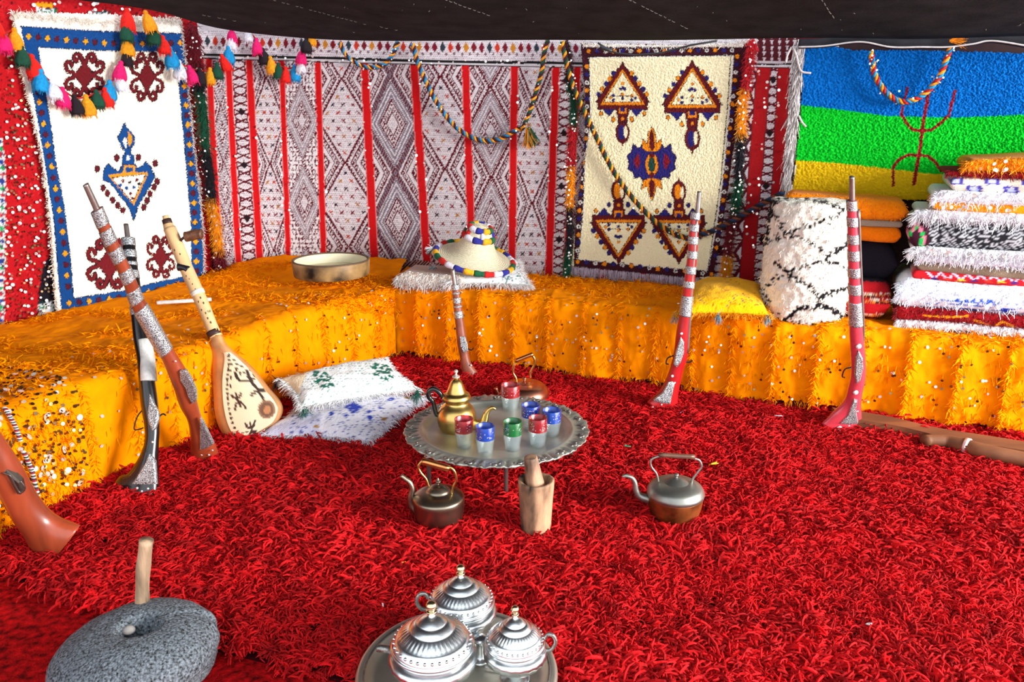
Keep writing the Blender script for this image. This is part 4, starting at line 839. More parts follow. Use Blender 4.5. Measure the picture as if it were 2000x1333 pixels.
def gun(label, P0, Pe, wood, barrel, stock, bands, plates=(), rivets=(), guard=None, hammer=None, butt_v=None, wlabel=None, flatbutt=.35, ramrod=None, st_top=None, bandadd=1.0, wl=None):
    pl = lean_plane(P0, Pe); root = thing('musket', label, 'musket', P0, 'old muskets leaning on the benches')
    vmax = max(s[1] for s in stock)
    T0 = max(q_[2] for q_ in stock if q_[1] < vmax-60)*.85; hv = catmull(stock, 8); hv = hv[np.argsort(hv[:, 1])]; fl = (hv[:, 1], np.minimum(.88, T0/hv[:, 2]))
    V, F = loft(barrel, pl, flat=1.0, n=12); put('barrel', V, F, M_STEEL(), root, label='plain steel muzzle')
    V, F = loft(stock, pl, flat=fl, n=18, step=3); put('stock', V, F, wood, root, label=wl)
    for v0, v1 in bands:
        V, F = loft(stock, pl, v0, v1, add=bandadd, flat=.95, n=18, step=2); put('band', V, F, M_SILVER(), root, label='embossed silver band')
    for p in plates:
        v = np.mean([q[1] for q in p]); hw = np.interp(v, [s[1] for s in stock], [s[2] for s in stock]); f_ = np.interp(v, *fl)
        mp_ = float(mpp(onplane(np.array(p[0][0]*1.), np.array(v), *pl))); V, F = plate(p, pl, hw*mp_*f_*1.12, .002); put('inlay', V, F, M_SILVER(), root, smooth=False, label='embossed silver inlay plate')
    for u, v, r in rivets:
        hw = np.interp(v, [s[1] for s in stock], [s[2] for s in stock]); f_ = np.interp(v, *fl); mp_ = float(mpp(onplane(np.array(u*1.), np.array(v*1.), *pl))); V, F = rivet(u, v, r, pl, hw*mp_*f_*1.0); put('rivet', V, F, mat('polished_stud', (240, 236, 236), rough=.3, metal=.35, var=.02), root, label='round bright stud')
    if guard: V, F = pxtube(guard, pl, 1.3); put('trigger_guard', V, F, mat('black_iron', (40, 36, 36), rough=.5, metal=.5), root, label='bent wire trigger guard')
    if hammer: V, F = pxtube(hammer, pl, 1.6); put('hammer', V, F, mat('black_iron', (40, 36, 36)), root, label='curled iron cock')
    if ramrod: V, F = pxtube(ramrod[0], pl, ramrod[1], lift=ramrod[2]); put('side_barrel', V, F, M_STEEL(), root, label='long grey steel barrel beside the stock')
    return root, pl
# black musket (behind the brown one)
gun('black musket with silver bands and white wrap, standing crossed behind the reddish-brown one', Z(266, 955, .035), Z(285, 693, .49), M_BLACKWOOD(), [(246, 438, 4.5), (250, 468, 5)],
    [(250, 466, 12), (256, 520, 12), (262, 560, 12), (268, 610, 12), (274, 660, 13), (282, 700, 14), (287, 745, 15), (292, 790, 16), (297, 835, 14), (296, 865, 13.5), (292, 890, 17), (286, 915, 24), (278, 940, 34), (270, 955, 46), (268, 962, 48)],
    [(466, 481), (490, 504), (513, 520), (530, 545), (600, 616)],
    plates=[[(292, 770), (301, 790), (309, 803), (310, 818), (303, 838), (297, 841), (290, 826), (288, 806), (291, 790)], [(292, 886), (303, 900), (306, 946), (280, 947), (258, 946), (270, 928), (284, 905)]],
    rivets=[(268, 954, 2.6), (289, 955, 2.6), (277, 960, 2.2), (298, 864, 2.6)], guard=[(279, 800), (268, 815), (262, 838), (272, 839), (280, 836)], hammer=[(310, 815), (318, 809), (324, 812)])
pl = lean_plane(Z(266, 955, .035), Z(285, 693, .49)); bk = [o for o in COL.objects if o.name == 'musket'][0]
V, F = loft([(281, 664, 13.6), (287, 700, 15), (290, 745, 16)], pl, flat=.95); put('wrap', V, F, mat('white_bone_sleeve', (214, 214, 208), rough=.4, var=.2, bump=.5, bs=120), bk, label='white and silver sleeve')
# reddish-brown musket
gun('reddish-brown musket with many silver bands, leaning crossed in front of the black one', Z(398, 890, .035), Z(322, 676, .56), M_BROWNWOOD(), [(167, 360, 5.2), (188, 406, 5.8), (190, 414, 6)],
    [(189, 410, 11), (210, 460, 11.5), (232, 505, 11.5), (252, 548, 12), (268, 590, 12.5), (288, 625, 13.5), (308, 660, 13), (326, 690, 12.5), (342, 720, 15), (356, 750, 17), (366, 782, 16.5), (377, 810, 13), (384, 832, 14), (391, 856, 19), (396, 876, 25), (399, 893, 29)],
    [(410, 440), (449, 475), (487, 510), (528, 550), (566, 590), (602, 688)],
    plates=[[(351, 726), (362, 724), (374, 742), (383, 765), (384, 782), (376, 790), (368, 778), (362, 758), (352, 744)], [(391, 818), (397, 826), (406, 845), (417, 868), (404, 876), (390, 880), (390, 850)]],
    rivets=[(394, 889, 2.4), (408, 889, 2.4), (415, 880, 2.2), (343, 706, 2.2)], guard=[(350, 764), (346, 775), (350, 786), (360, 792)])
# small brown musket, far centre
gun('small brown musket with silver bands leaning on the back bench, under the straw hat', Z(917, 735, .03), Z(893, 572, .47), mat('faded_brown_wood', (150, 78, 56), rough=.45, var=.2, vs=20), [(884, 526, 4), (889, 560, 4.6)],
    [(889, 556, 7.2), (894, 600, 8), (899, 640, 9), (903, 670, 10), (907, 695, 9), (911, 715, 11), (918, 732, 15), (922, 742, 17)], [(556, 567), (571, 575), (582, 593), (597, 601), (608, 622)],
    plates=[[(898, 658), (908, 658), (913, 672), (914, 686), (905, 690), (899, 678)]], rivets=[(905, 672, 2), (920, 714, 2), (924, 731, 2)], bandadd=.8, guard=[(914, 682), (921, 684), (925, 680)])
# red musket, right of centre
gun('bright red musket with silver bands leaning on the back bench beside the yellow cushion', Z(1300, 795, .03), Z(1340, 608, .50), M_REDWOOD(), [(1366, 374, 4.2), (1362, 420, 5)],
    [(1359, 415, 8.5), (1355, 450, 9), (1352, 500, 9.5), (1345, 560, 10.5), (1338, 620, 11.5), (1334, 650, 13), (1330, 690, 14), (1322, 720, 13), (1315, 745, 14.5), (1308, 765, 18), (1300, 785, 25), (1290, 802, 31)],
    [(415, 429), (438, 452), (462, 477), (490, 505), (520, 535), (549, 562), (578, 617)],
    plates=[[(1330, 659), (1336, 668), (1336, 690), (1330, 708), (1322, 718), (1316, 712), (1320, 690)], [(1306, 747), (1314, 746), (1318, 750), (1309, 790), (1292, 788), (1276, 782), (1294, 768)]],
    rivets=[(1331, 652, 3), (1313, 735, 3), (1274, 796, 3), (1298, 801, 3), (1292, 791, 2), (1318, 748, 2)], guard=[(1315, 695), (1304, 700), (1301, 710), (1306, 712)], hammer=[(1338, 706), (1346, 708), (1353, 704)],
    ramrod=([(1361, 425), (1352, 540), (1347, 620), (1342, 690)], 3.6, .012))
# pinkish red musket, right
gun('glossy pinkish-red musket with silver bands leaning before the white rolled rug', Z(1655, 832, .035), Z(1668, 648, .50), M_PINKWOOD(), [(1664, 345, 5.2), (1664, 392, 5.8)],
    [(1663, 392, 9.5), (1665, 440, 10), (1667, 500, 11), (1669, 560, 11.5), (1671, 620, 12.5), (1673, 660, 13.5), (1676, 700, 14), (1676, 735, 14), (1670, 765, 14), (1666, 785, 16), (1660, 805, 24), (1652, 825, 34), (1646, 842, 44)],
    [(392, 411), (424, 442), (458, 476), (489, 508), (523, 541), (555, 574), (590, 635)],
    plates=[[(1677, 685), (1685, 700), (1686, 720), (1680, 745), (1673, 750), (1670, 735), (1672, 700)], [(1668, 780), (1675, 782), (1672, 800), (1676, 828), (1658, 830), (1641, 828), (1656, 812)]],
    rivets=[(1677, 677, 6), (1671, 767, 5.5), (1639, 837, 6), (1668, 840, 5), (1658, 832, 2.4), (1675, 804, 2)], guard=[(1662, 718), (1650, 722), (1645, 735), (1650, 738)],
    ramrod=([(1677, 410), (1681, 520), (1686, 640), (1684, 690)], 3.0, .008))
# brown butt at the lower left corner
r_, pl = gun('plain reddish-brown musket butt at the left edge of the photo, with an iron lock plate', Z(118, 1060, .04), Z(10, 905, .36), M_BROWNWOOD(), [(-150, 560, 9), (-148, 570, 9)],
    [(-148, 565, 14), (-100, 690, 17), (-60, 790, 20), (-20, 870, 24), (15, 930, 27), (45, 985, 26), (70, 1020, 27), (92, 1045, 35), (120, 1070, 50)], [(600, 640), (700, 730)], flatbutt=.4, bandadd=1.5)
V, F = plate([(0, 912), (14, 918), (40, 942), (45, 962), (34, 972), (24, 966), (16, 950), (2, 934)], pl, .030, .003); put('lock_plate', V, F, mat('dull_iron', (112, 104, 96), rough=.4, metal=.8, var=.2), r_, smooth=False, label='dull iron lock plate')
V, F = pxtube([(6, 924), (20, 930), (28, 946), (38, 962), (46, 960), (48, 952), (40, 940)], pl, 1.8, lift=.042); put('lock_spring', V, F, mat('dull_iron', (112, 104, 96)), r_, label='bent iron spring')

#@@LUTE
# ------------------------------------------------------------ lute
PL = lean_plane(Z(468, 850, .04), Z(415, 650, .46)); lute = thing('long_necked_lute', 'long-necked lute with a spotted, painted skin belly, leaning on the left orange bench', 'lute', Z(468, 850, .04))
WD = mat('pale_wood', (226, 186, 132), rough=.45, var=.12, vs=14, grain=(1, 1, .3)); BRN = mat('dark_brown_burn', (58, 32, 24), rough=.5, var=.1)
V, F = loft([(331, 446, 12), (346, 480, 12.5), (362, 520, 13), (380, 560, 13), (398, 600, 12.5), (412, 635, 12), (422, 658, 12.5)], PL, flat=.9, n=16); put('neck', V, F, WD, lute)
V, F = loft([(323, 422, 6), (325, 430, 6.2)], PL); put('head_knob', V, F, WD, lute)
V, F = loft([(325, 429, 9), (328, 438, 9.4)], PL); put('head_ring', V, F, BRN, lute, label='dark burnt ring at the head')
V, F = loft([(327, 437, 9), (332, 449, 11.4)], PL); put('head_collar', V, F, WD, lute)
V, F = loft([(398, 596, 13), (404, 614, 13)], PL, 568, 578, add=1.2) if False else loft([(384, 568, 13.6), (388, 576, 13.6)], PL); put('neck_ring', V, F, mat('white_binding', (232, 224, 208)), lute, label='white binding ring')
V, F = loft([(415, 646, 13.4), (420, 656, 13.8)], PL); put('neck_ring', V, F, BRN, lute, label='black ring where neck meets body')
for pts_, r_, m_ in (([(352, 470), (362, 462)], 2.5, BRN), ([(362, 463), (368, 462), (384, 458), (394, 458)], 10, mat('carved_peg', (112, 70, 46), rough=.5, var=.35, vs=60)), ([(368, 528), (362, 524), (354, 522), (348, 522)], 8, mat('black_peg', (30, 26, 32), rough=.3))):
    V, F = pxtube(pts_, PL, r_, lift=.012, n=12); put('tuning_peg', V, F, m_, lute)
mb = MB()
for u, v in ((364, 540), (356, 548), (376, 556), (382, 566), (370, 546), (392, 582), (398, 592), (388, 590), (402, 612), (406, 622), (412, 630), (394, 606), (410, 608), (352, 497), (341, 489)):
    c = onplane(np.array(u*1.), np.array(v*1.), PL[0]+PL[1]*.024, PL[1]); mb.add(*ball(c, .0045, 6, 4, (.5, .6, 1.3)))
mb.put('burn_marks', BRN, lute, label='small dark burn marks along the neck', kind='stuff')
# body: slices with a flat belly and a rounded back
rows_ = [(655, 411, 434, 423), (670, 412, 440, 428), (686, 414, 455, 440), (700, 417, 472, 444), (720, 418, 493, 442), (740, 418, 509, 440), (760, 419, 524, 440), (780, 420, 541, 441), (797, 421, 549, 443), (812, 423, 547, 446), (826, 427, 538, 450), (838, 432, 520, 455), (848, 438, 500, 461), (855, 450, 476, 463)]
rr = catmull(rows_, 4); ring = []
for v, a, b, fl_ in rr:
    P0, nn = PL; A = onplane(np.array(a), np.array(v), P0, nn); B = onplane(np.array(b), np.array(v), P0, nn); Fa = onplane(np.array(max(fl_, a+2)), np.array(v), P0, nn); w = np.linalg.norm(B-A); dp = min(.035, w*.45)
    pts_ = [Fa+nn*dp, (Fa+B)/2+nn*dp*1.12, B*.93+Fa*.07+nn*dp*.98, B+nn*dp*.7, B-nn*w*.10, A*.25+B*.75-nn*w*.28, (A+B)/2-nn*w*.34, A*.75+B*.25-nn*w*.28, A-nn*w*.06, A+nn*dp*.45, A*.5+Fa*.5+nn*dp*.85]
    ring.append(pts_)
ring = np.array(ring); n = ring.shape[1]
F = gridF(n, len(ring), True).tolist()+[list(range(n))[::-1], [(len(ring)-1)*n+k for k in range(n)]]
put('body', ring.reshape(-1, 3), F, mat('warm_wood', (206, 150, 96), rough=.42, var=.2, vs=10, coat=.2), lute, label='warm brown carved bowl')
cv = Canvas(400, 650, 570, 880, (244, 228, 190)); HB = (52, 30, 22)
for v, a, b, fl_ in rr[5:]: cv.disk(fl_+4, v, .01, .01, HB)
for v in np.arange(694, 850, 9.5):
    fx = np.interp(v, rr[:, 0], rr[:, 3])+4; cv.disk(fx, v, 2.7, 3, HB)
for x in np.arange(458, 505, 8): cv.disk(x, 849-(x-458)*.18, 3.4, 1.6, HB)
for k, (x, y) in enumerate([(446, 697), (453, 688), (462, 690), (457, 703), (468, 699), (452, 713), (463, 711), (475, 706), (472, 716), (449, 724), (462, 722), (481, 712), (488, 722), (477, 727), (451, 738), (469, 730), (494, 730), (450, 755), (462, 720), (484, 735)]): cv.disk(x, y, 2.9, 2.6, HB)
cv.line(catmull([(459, 728), (464, 740), (475, 745), (488, 744), (498, 738), (500, 728), (494, 716), (489, 712)], 6), HB, 5.5); cv.line([(482, 724), (490, 745), (500, 757), (506, 764)], HB, 6); cv.line(catmull([(491, 772), (502, 765), (518, 762)], 5), HB, 6); cv.line([(503, 764), (513, 778), (520, 790)], HB, 5)
for (x, y, s) in ((465, 781, 1), (492, 838, 1)):
    c_ = (64, 36, 26)
    cv.line(catmull([(x-13, y-10), (x-8, y-3), (x+2, y-4), (x+6, y-14)], 5), c_, 4.5); cv.line([(x-4, y-12), (x-1, y-4), (x+1, y+6)], c_, 4); cv.line(catmull([(x-6, y+20), (x-3, y+8), (x+6, y+6), (x+15, y+16)], 5), c_, 4.5); cv.line([(x+1, y+5), (x+6, y+15)], c_, 4)
cv.disk(521, 800, 17, 18, (150, 110, 76)); cv.disk(521, 800, 13, 14, (116, 78, 54)); cv.disk(522, 801, 7, 8, (196, 130, 80))
cv.line([(550, 780), (548, 806), (538, 828)], HB, 2)
ns_ = 46; skin = []; sk = catmull(rows_, 5); sk = sk[(sk[:, 0] > 686)]
for v, a, b, fl_ in sk:
    P0, nn = PL; A = onplane(np.array(a), np.array(v), P0, nn); B = onplane(np.array(b), np.array(v), P0, nn); w = np.linalg.norm(B-A); dp = min(.035, w*.45)
    for t in np.linspace(0, 1, ns_):
        uu_ = max(fl_, a+2)+1+(b-2.5-max(fl_, a+2)-1)*t; lift = dp*(1.0+.13*math.sin(math.pi*t))+.0045; base = onplane(np.array(uu_), np.array(v), P0, nn); skin.append(base+nn*(lift-.003*(t > .97)))
skin = np.array(skin); u_, v_ = proj(skin); put('skin_belly', skin, gridF(ns_, len(sk)), mat('skin_leather', attr=True, rough=.5, var=.04, vs=12, bump=.1), lute, cols=cv.at(u_, v_), label='cream skin belly with dark painted signs and dots')

#@@METALWARE
# ------------------------------------------------------------ standing things built from turned profiles
def H_at(P, v): return float(zat(P, v))
def upright(u, v, z): return Z(np.array(float(u)), np.array(float(v)), z)
def prof_px(P, rows, m=5, sm=True):
    """rows (halfwidth px, v px of the axis point) -> (r, z above base)"""
    out = []
    for hw, v in rows:
        z = H_at(P, v); d = float(depth(np.array([P[0], P[1], z]))); out.append((hw*d/FPX, z-P[2]))
    out = sorted(out, key=lambda t: 0) ; return smoothprof(out, m) if sm else np.array(out)
def arc3(root, name, P, pts, rpx, m, label=None, dy=0.0, n=10, flat=1.0):
    """bent tube in the upright plane through P; pts px"""
    pl = (P+np.array([0, dy, 0]), np.array([0, -1.0, 0])); q = catmull(pts, 7); X_ = onplane(q[:, 0], q[:, 1], pl[0], pl[1]); r = np.array(rpx if np.ndim(rpx) else [rpx]*2, float)
    rr_ = np.interp(np.linspace(0, 1, len(X_)), np.linspace(0, 1, len(r)), r)*float(mpp(P)); V, F = tube(X_, rr_, n, flat=flat, up=(0, 1, 0)); return put(name, V, F, m, root, label=label)
COPPER = mat('worn_copper', (196, 112, 58), rough=.34, metal=.7, var=.2, vs=10, bump=.1, bs=30, col2=lin((120, 78, 58)))
DPEW = mat('dark_tarnished_metal', (160, 146, 126), rough=.34, metal=1, var=.25, vs=9, bump=.12, bs=40)
# --- dark kettle with brass handle, left front
P = upright(858, 1020, .03); k = thing('kettle', 'dark tarnished kettle with a brass bar handle, in front of the tray table', 'kettle', P, 'old metal kettles on the rug')
pr = prof_px(P, [(36, 1026), (44, 1016), (48, 1000), (50, 985), (51, 974), (48, 968), (36, 962), (26, 960)], 4); V, F = lathe(pr, P, 40); put('body', V, F, DPEW, k)
zl = H_at(P, 964); V, F = lathe(smoothprof([(.046, 0), (.047, .004), (.043, .007), (.040, .010), (.036, .016), (.024, .026), (.012, .031), (.004, .033), (.003, .037), (.008, .041), (.010, .045), (.006, .049), (.003, .054), (.001, .058)], 3), P+[0, 0, zl-P[2]], 32); put('lid', V, F, DPEW, k)
arc3(k, 'spout', P, [(815, 1000), (804, 988), (802, 972), (805, 956), (800, 943), (790, 935), (783, 930)], [9, 7, 6, 5, 4.6], DPEW)
arc3(k, 'handle_arm', P, [(838, 952), (832, 936), (822, 924), (817, 912), (824, 902), (832, 900)], 2.4, M_BRASS(), dy=-.01)
arc3(k, 'handle_arm', P, [(882, 966), (885, 952), (891, 938), (888, 922), (880, 914), (872, 913)], 2.4, M_BRASS(), dy=-.02)
arc3(k, 'handle_grip', P, [(824, 901), (878, 916)], 6.5, mat('copper_grip', (214, 140, 84), rough=.3, metal=1, var=.1), 'copper-coloured bar grip', dy=-.015)
# --- pewter kettle with copper bottom, right
P = upright(1316, 1010, .03); k = thing('kettle', 'pewter-topped kettle with a copper bottom and curved spout, standing alone on the red rug', 'kettle', P, 'old metal kettles on the rug')
pr = prof_px(P, [(36, 1014), (44, 1006), (50, 992), (53, 976), (54, 966)], 4); V, F = lathe(pr, P, 40); put('bowl', V, F, COPPER, k, label='worn copper bottom')
pr = prof_px(P, [(54, 967), (56, 963), (55, 958), (50, 950), (38, 944), (24, 942)], 4); V, F = lathe(pr, P, 40); put('shoulder', V, F, mat('grey_pewter', (158, 158, 150), rough=.42, metal=.9, var=.2, vs=10), k)
zl = H_at(P, 946); V, F = lathe(smoothprof([(.043, 0), (.045, .005), (.038, .010), (.024, .018), (.014, .022), (.006, .025), (.004, .029), (.008, .033), (.007, .038), (.001, .041)], 3), P+[0, 0, zl-P[2]], 32); put('lid', V, F, mat('grey_pewter', (140, 140, 134)), k)
arc3(k, 'spout', P, [(1268, 976), (1250, 970), (1242, 958), (1240, 944), (1234, 934), (1222, 930), (1216, 932)], [9, 6.5, 5, 4, 3], mat('grey_pewter', (140, 140, 134)))
arc3(k, 'handle_arm', P, [(1286, 942), (1282, 926), (1272, 912), (1271, 900), (1282, 893), (1294, 892)], 2.2, mat('grey_pewter', (140, 140, 134)))
arc3(k, 'handle_arm', P, [(1351, 950), (1352, 938), (1362, 924), (1370, 912), (1366, 900), (1356, 896)], 2.2, mat('grey_pewter', (140, 140, 134)))
arc3(k, 'handle_grip', P, [(1287, 889), (1357, 893)], 4.6, mat('brown_grip', (110, 78, 62), rough=.45, metal=.3), 'brown bar grip')
# --- copper kettle behind the tray
P = upright(1024, 782, .03); k = thing('kettle', 'reddish copper kettle with a brass handle, behind the tray table', 'kettle', P, 'old metal kettles on the rug')
CP2 = mat('rosy_copper', (206, 138, 112), rough=.3, metal=1, var=.12, vs=12)
pr = prof_px(P, [(34, 798), (42, 792), (47, 782), (49, 772), (47, 762), (38, 752), (24, 748)], 4); V, F = lathe(pr, P, 40); put('body', V, F, CP2, k)
zl = H_at(P, 752); V, F = lathe(smoothprof([(.052, 0), (.054, .003), (.046, .010), (.028, .016), (.010, .020), (.006, .024), (.010, .028), (.011, .034), (.007, .038), (.001, .040)], 3), P+[0, 0, zl-P[2]], 32); put('lid', V, F, CP2, k)
arc3(k, 'handle_arm', P, [(1009, 756), (1008, 740), (1002, 728), (1004, 714), (1010, 706)], 2.4, M_BRASS()); arc3(k, 'handle_arm', P, [(1036, 738), (1036, 728), (1043, 714), (1044, 702), (1040, 695)], 2.4, M_BRASS(), dy=.02)
arc3(k, 'handle_grip', P, [(1006, 706), (1041, 692)], 4.2, mat('copper_grip', (214, 140, 84)), 'copper-coloured bar grip')
arc3(k, 'spout', P, [(990, 778), (978, 774), (972, 766), (968, 758)], [7, 5, 4], CP2)

# --- tray table
ZTR = .186; T0 = upright(970, 843, ZTR); RT = .352
tb = thing('tray_table', 'round scalloped silver-grey metal tray standing on thin turned legs', 'tray table', (T0[0], T0[1], .02))
prof = [(.0005, -.004), (.20, -.004), (.262, -.003), (.272, .000), (.286, .013), (.290, .019), (.294, .0205), (.299, .019), (.302, .017), (.318, .0165), (.336, .017), (.350, .0185), (.353, .015), (.350, .011), (.330, .010), (.292, .006), (.272, -.006), (.20, -.009), (.0005, -.009)]
def tmod(i, th, p):
    r = p[:, 0][:, None]; return 1+(r > .315)*(.018*np.abs(np.sin(th*12))+.006*np.sin(th*48))*np.clip((r-.31)/.04, 0, 1)
V, F = lathe(prof, (T0[0], T0[1], T0[2]), 288, mod=tmod); rr0 = np.hypot(V[:, 0]-T0[0], V[:, 1]-T0[1]); th0 = np.arctan2(V[:, 1]-T0[1], V[:, 0]-T0[0])
sel = (rr0 > .312)&(V[:, 2] > ZTR+.012); V[sel, 2] += .0035*np.sin(th0[sel]*60+rr0[sel]*400)+.002*np.sin(th0[sel]*84)
put('tray_top', V, F, mat('worn_tray_metal', (186, 186, 174), rough=.42, metal=.8, var=.16, vs=7, bump=.1, bs=25), tb)
mb = MB()
for q_ in range(24):
    for w_ in (-1, 0, 1):
        a = 2*math.pi*q_/24+w_*.045; c = (T0[0]+(.337-.006*abs(w_))*math.cos(a), T0[1]+(.337-.006*abs(w_))*math.sin(a), ZTR+.019); mb.add(*ball(c, .0085 if w_ == 0 else .006, 8, 5, (1.2, 1.2, .55)))
mb.put('rim_ornament', mat('dark_rim_metal', (158, 156, 150), rough=.36, metal=.9, var=.2, vs=80, bump=.4, bs=200), tb, label='cast leaf ornament around the rim', kind='stuff')
for u, v in ((988, 980), (846, 952), (1115, 900), (900, 860), (1040, 850)):
    Pf_ = upright(u, v, .022); hh = ZTR-.008-Pf_[2]; pr = [(.008, 0)]+[(.0075+.0018*(k_ % 2), hh*k_/14) for k_ in range(1, 14)]+[(.014, hh-.003), (.016, hh)]
    if u in (846,): Pf_ = np.array([T0[0]-.245, T0[1]-.21, .022]); pr = pr
    V, F = lathe(pr, Pf_, 14); put('leg', V, F, mat('turned_leg_metal', (150, 142, 138), rough=.3, metal=.9, var=.1), tb)
# --- brass teapot
TZ = ZTR-.004; P = upright(893, 838, TZ); tp = thing('teapot', 'brass teapot with a tall domed lid and black handle, on the scalloped tray', 'teapot', P)
pr = prof_px(P, [(26, 846), (34, 836), (38, 822), (37, 808), (32, 797), (25, 789), (23, 784), (26, 778)], 4); V, F = lathe(pr, P, 44); put('body', V, F, M_BRASS(), tp)
pr = prof_px(P, [(27, 780), (28, 776), (25, 770), (20, 767), (16, 758), (13, 750), (9.5, 744), (5, 740), (3, 738)], 4); V, F = lathe(pr, P, 40); ld = put('lid', V, F, M_BRASS(), tp)
pr = prof_px(P, [(7, 737.5), (7.5, 735.5), (3, 733), (2, 730), (4, 727), (3.6, 724), (.5, 722)], 3); V, F = lathe(pr, P, 20); put('finial', V, F, mat('pale_finial', (222, 208, 196), rough=.3, metal=.5), ld, label='pale knob of the lid')
arc3(tp, 'spout', P, [(920, 826), (936, 830), (946, 822), (950, 808), (956, 800), (962, 797), (968, 800)], [12, 9, 6.5, 4.5, 3.6, 2.4], M_BRASS(), dy=-.01)
arc3(tp, 'handle', P, [(864, 813), (853, 810), (849, 798), (845, 784), (838, 776), (837, 766), (845, 760), (856, 765), (866, 778), (871, 786)], [4.2, 4.5, 5, 4.8, 4], M_BLACKWOOD(), 'black curved handle')
arc3(tp, 'handle_bracket', P, [(850, 811), (862, 812)], 3.2, M_BLACKWOOD())
# --- tea glasses
GL = [(997, 801, (190, 14, 30), 'red', 'red-banded tea glass nearest the back rim of the tray'), (1036, 840, (10, 70, 190), 'blue', 'blue-banded tea glass just behind the right-hand red one'), (1077, 850, (14, 84, 200), 'blue', 'blue-banded tea glass farthest right on the tray'),
      (907, 874, (180, 12, 28), 'red', 'red-banded tea glass in front of the brass teapot'), (948, 888, (16, 78, 196), 'blue', 'blue-banded tea glass nearest the front rim of the tray'), (1001, 879, (8, 128, 56), 'green', 'green-banded tea glass, the only green one'), (1050, 872, (180, 14, 30), 'red', 'red-banded tea glass on the right, between the two blue ones')]
for u, v, c, cn, lb in GL:
    P = upright(u, v, TZ); g = thing('tea_glass', lb, 'glass', P, 'tea glasses on the tray'); s_ = float(mpp(P)); hp_ = H_at(P, v-53 if v < 810 else v-46)-TZ; hp_ = 50*s_/.95*(1.0 if v < 860 else 1.15)
    r0, r1 = 13.5*s_, 18.2*s_
    ext = [(.001, 0), (r0*.95, 0), (r0, .002), (r0+(r1-r0)*.3, hp_*.25), (r1*.93, hp_*.46), (r1*.99, hp_*.5), (r1*.97, hp_*.56)]
    V, F = lathe(ext, P, 28, mod=lambda i, th, p: 1+.045*np.cos(th*14)*(p[:, 1][:, None] < hp_*.47)*(p[:, 1][:, None] > .001), cap1=False); put('glass_base', V, F, glassmat('clear_glass', (.93, .97, .97), .12, (.78, .92, .96)), g)
    V, F = lathe([(.001, .004), (r0*.8, .005), (r1*.86, hp_*.5)], P, 24, cap1=False); put('glass_inside', V, F, glassmat('clear_glass_in', (.94, .97, .97), .08, (.8, .9, .92)), g)
    V, F = lathe([(r1*.975, hp_*.56), (r1, hp_*.99), (r1*.985, hp_), (r1*.93, hp_*.985), (r1*.90, hp_*.56)], P, 32, cap0=False, cap1=False); cl_ = tuple(lin(c)); bo = put('colour_band', V, F, glassmat('band_%s_%d' % (cn, c[0]), tuple(np.clip(np.array(cl_)*1.1+.01, 0, 1)), .55, cl_), g, label=cn+' glass band')
    mb = MB()
    for q_ in range(90):
        a = rng.uniform(0, 6.28); z_ = hp_*rng.uniform(.63, .88); rr_ = r1*(1.005); w_ = .07; 
        if math.sin(a*5)+math.sin(z_*500) < -.3: continue
        p_ = [P+[rr_*math.cos(a+da), rr_*math.sin(a+da), z_+dz] for da, dz in ((-w_, 0), (0, -.0018), (w_, .0), (0, .0022))]; mb.add(p_, [[0, 1, 2, 3]])
    mb.put('gilt_print', mat('silver_print', (214, 206, 210), rough=.35, metal=.5, var=.1), bo, label='silver leaf print on the band', smooth=False, kind='stuff')

# --- wooden mortar and pestle
P = upright(1046, 1034, .03); mo = thing('wooden_mortar', 'rough brown wooden mortar, tall and bleached near its foot', 'mortar', P)
pr = list(prof_px(P, [(26, 1040), (29, 1030), (31, 1005), (33, 975), (35, 950), (35.5, 938)], 3)); s_ = float(mpp(P)); zt_ = pr[-1][1]
pr += [(31*s_, zt_+.002), (27*s_, zt_-.002), (24*s_, zt_-.03), (16*s_, zt_-.06), (.0005, zt_-.065)]
V, F = lathe(pr, P, 48, mod=lambda i, th, p: 1+.02*np.sin(3*th+1)+.012*np.sin(11*th)*np.ones_like(p[:, 1][:, None]), cap1=True)
put('bowl', V, F, mat('weathered_wood', (206, 158, 120), rough=.75, var=.3, vs=16, col2=lin((122, 76, 52)), grain=(1, 1, .35), bump=.6, bs=60), mo)
Pm = P+np.array([-.006, .0, zt_-.05]); top = onplane(np.array(1036.), np.array(893.), Pm+[0, -.005, 0], np.array([0, -1., 0])); bot = onplane(np.array(1045.), np.array(948.), Pm, np.array([0, -1., 0]))
ax_ = (top-bot)/np.linalg.norm(top-bot); bx_ = np.cross([0, 1, 0], ax_); bx_ /= np.linalg.norm(bx_); Lg = np.linalg.norm(top-bot)
V, F = lathe(smoothprof([(.0005, -.02), (19*s_, -.018), (18.5*s_, 0), (15.5*s_, Lg*.55), (13.2*s_, Lg*.94), (10*s_, Lg), (.001, Lg+.002)], 4), bot, 30, ax=np.stack([bx_, np.cross(ax_, bx_), ax_], -1), mod=lambda i, th, p: 1+.02*np.sin(4*th+i*.3))
put('wooden_pestle', V, F, mat('pestle_wood', (206, 158, 124), rough=.6, var=.22, vs=22, col2=lin((150, 96, 66)), grain=(1, 1, .3), bump=.3, bs=60), None, label='short thick wooden pestle standing in the mortar', cat='pestle')

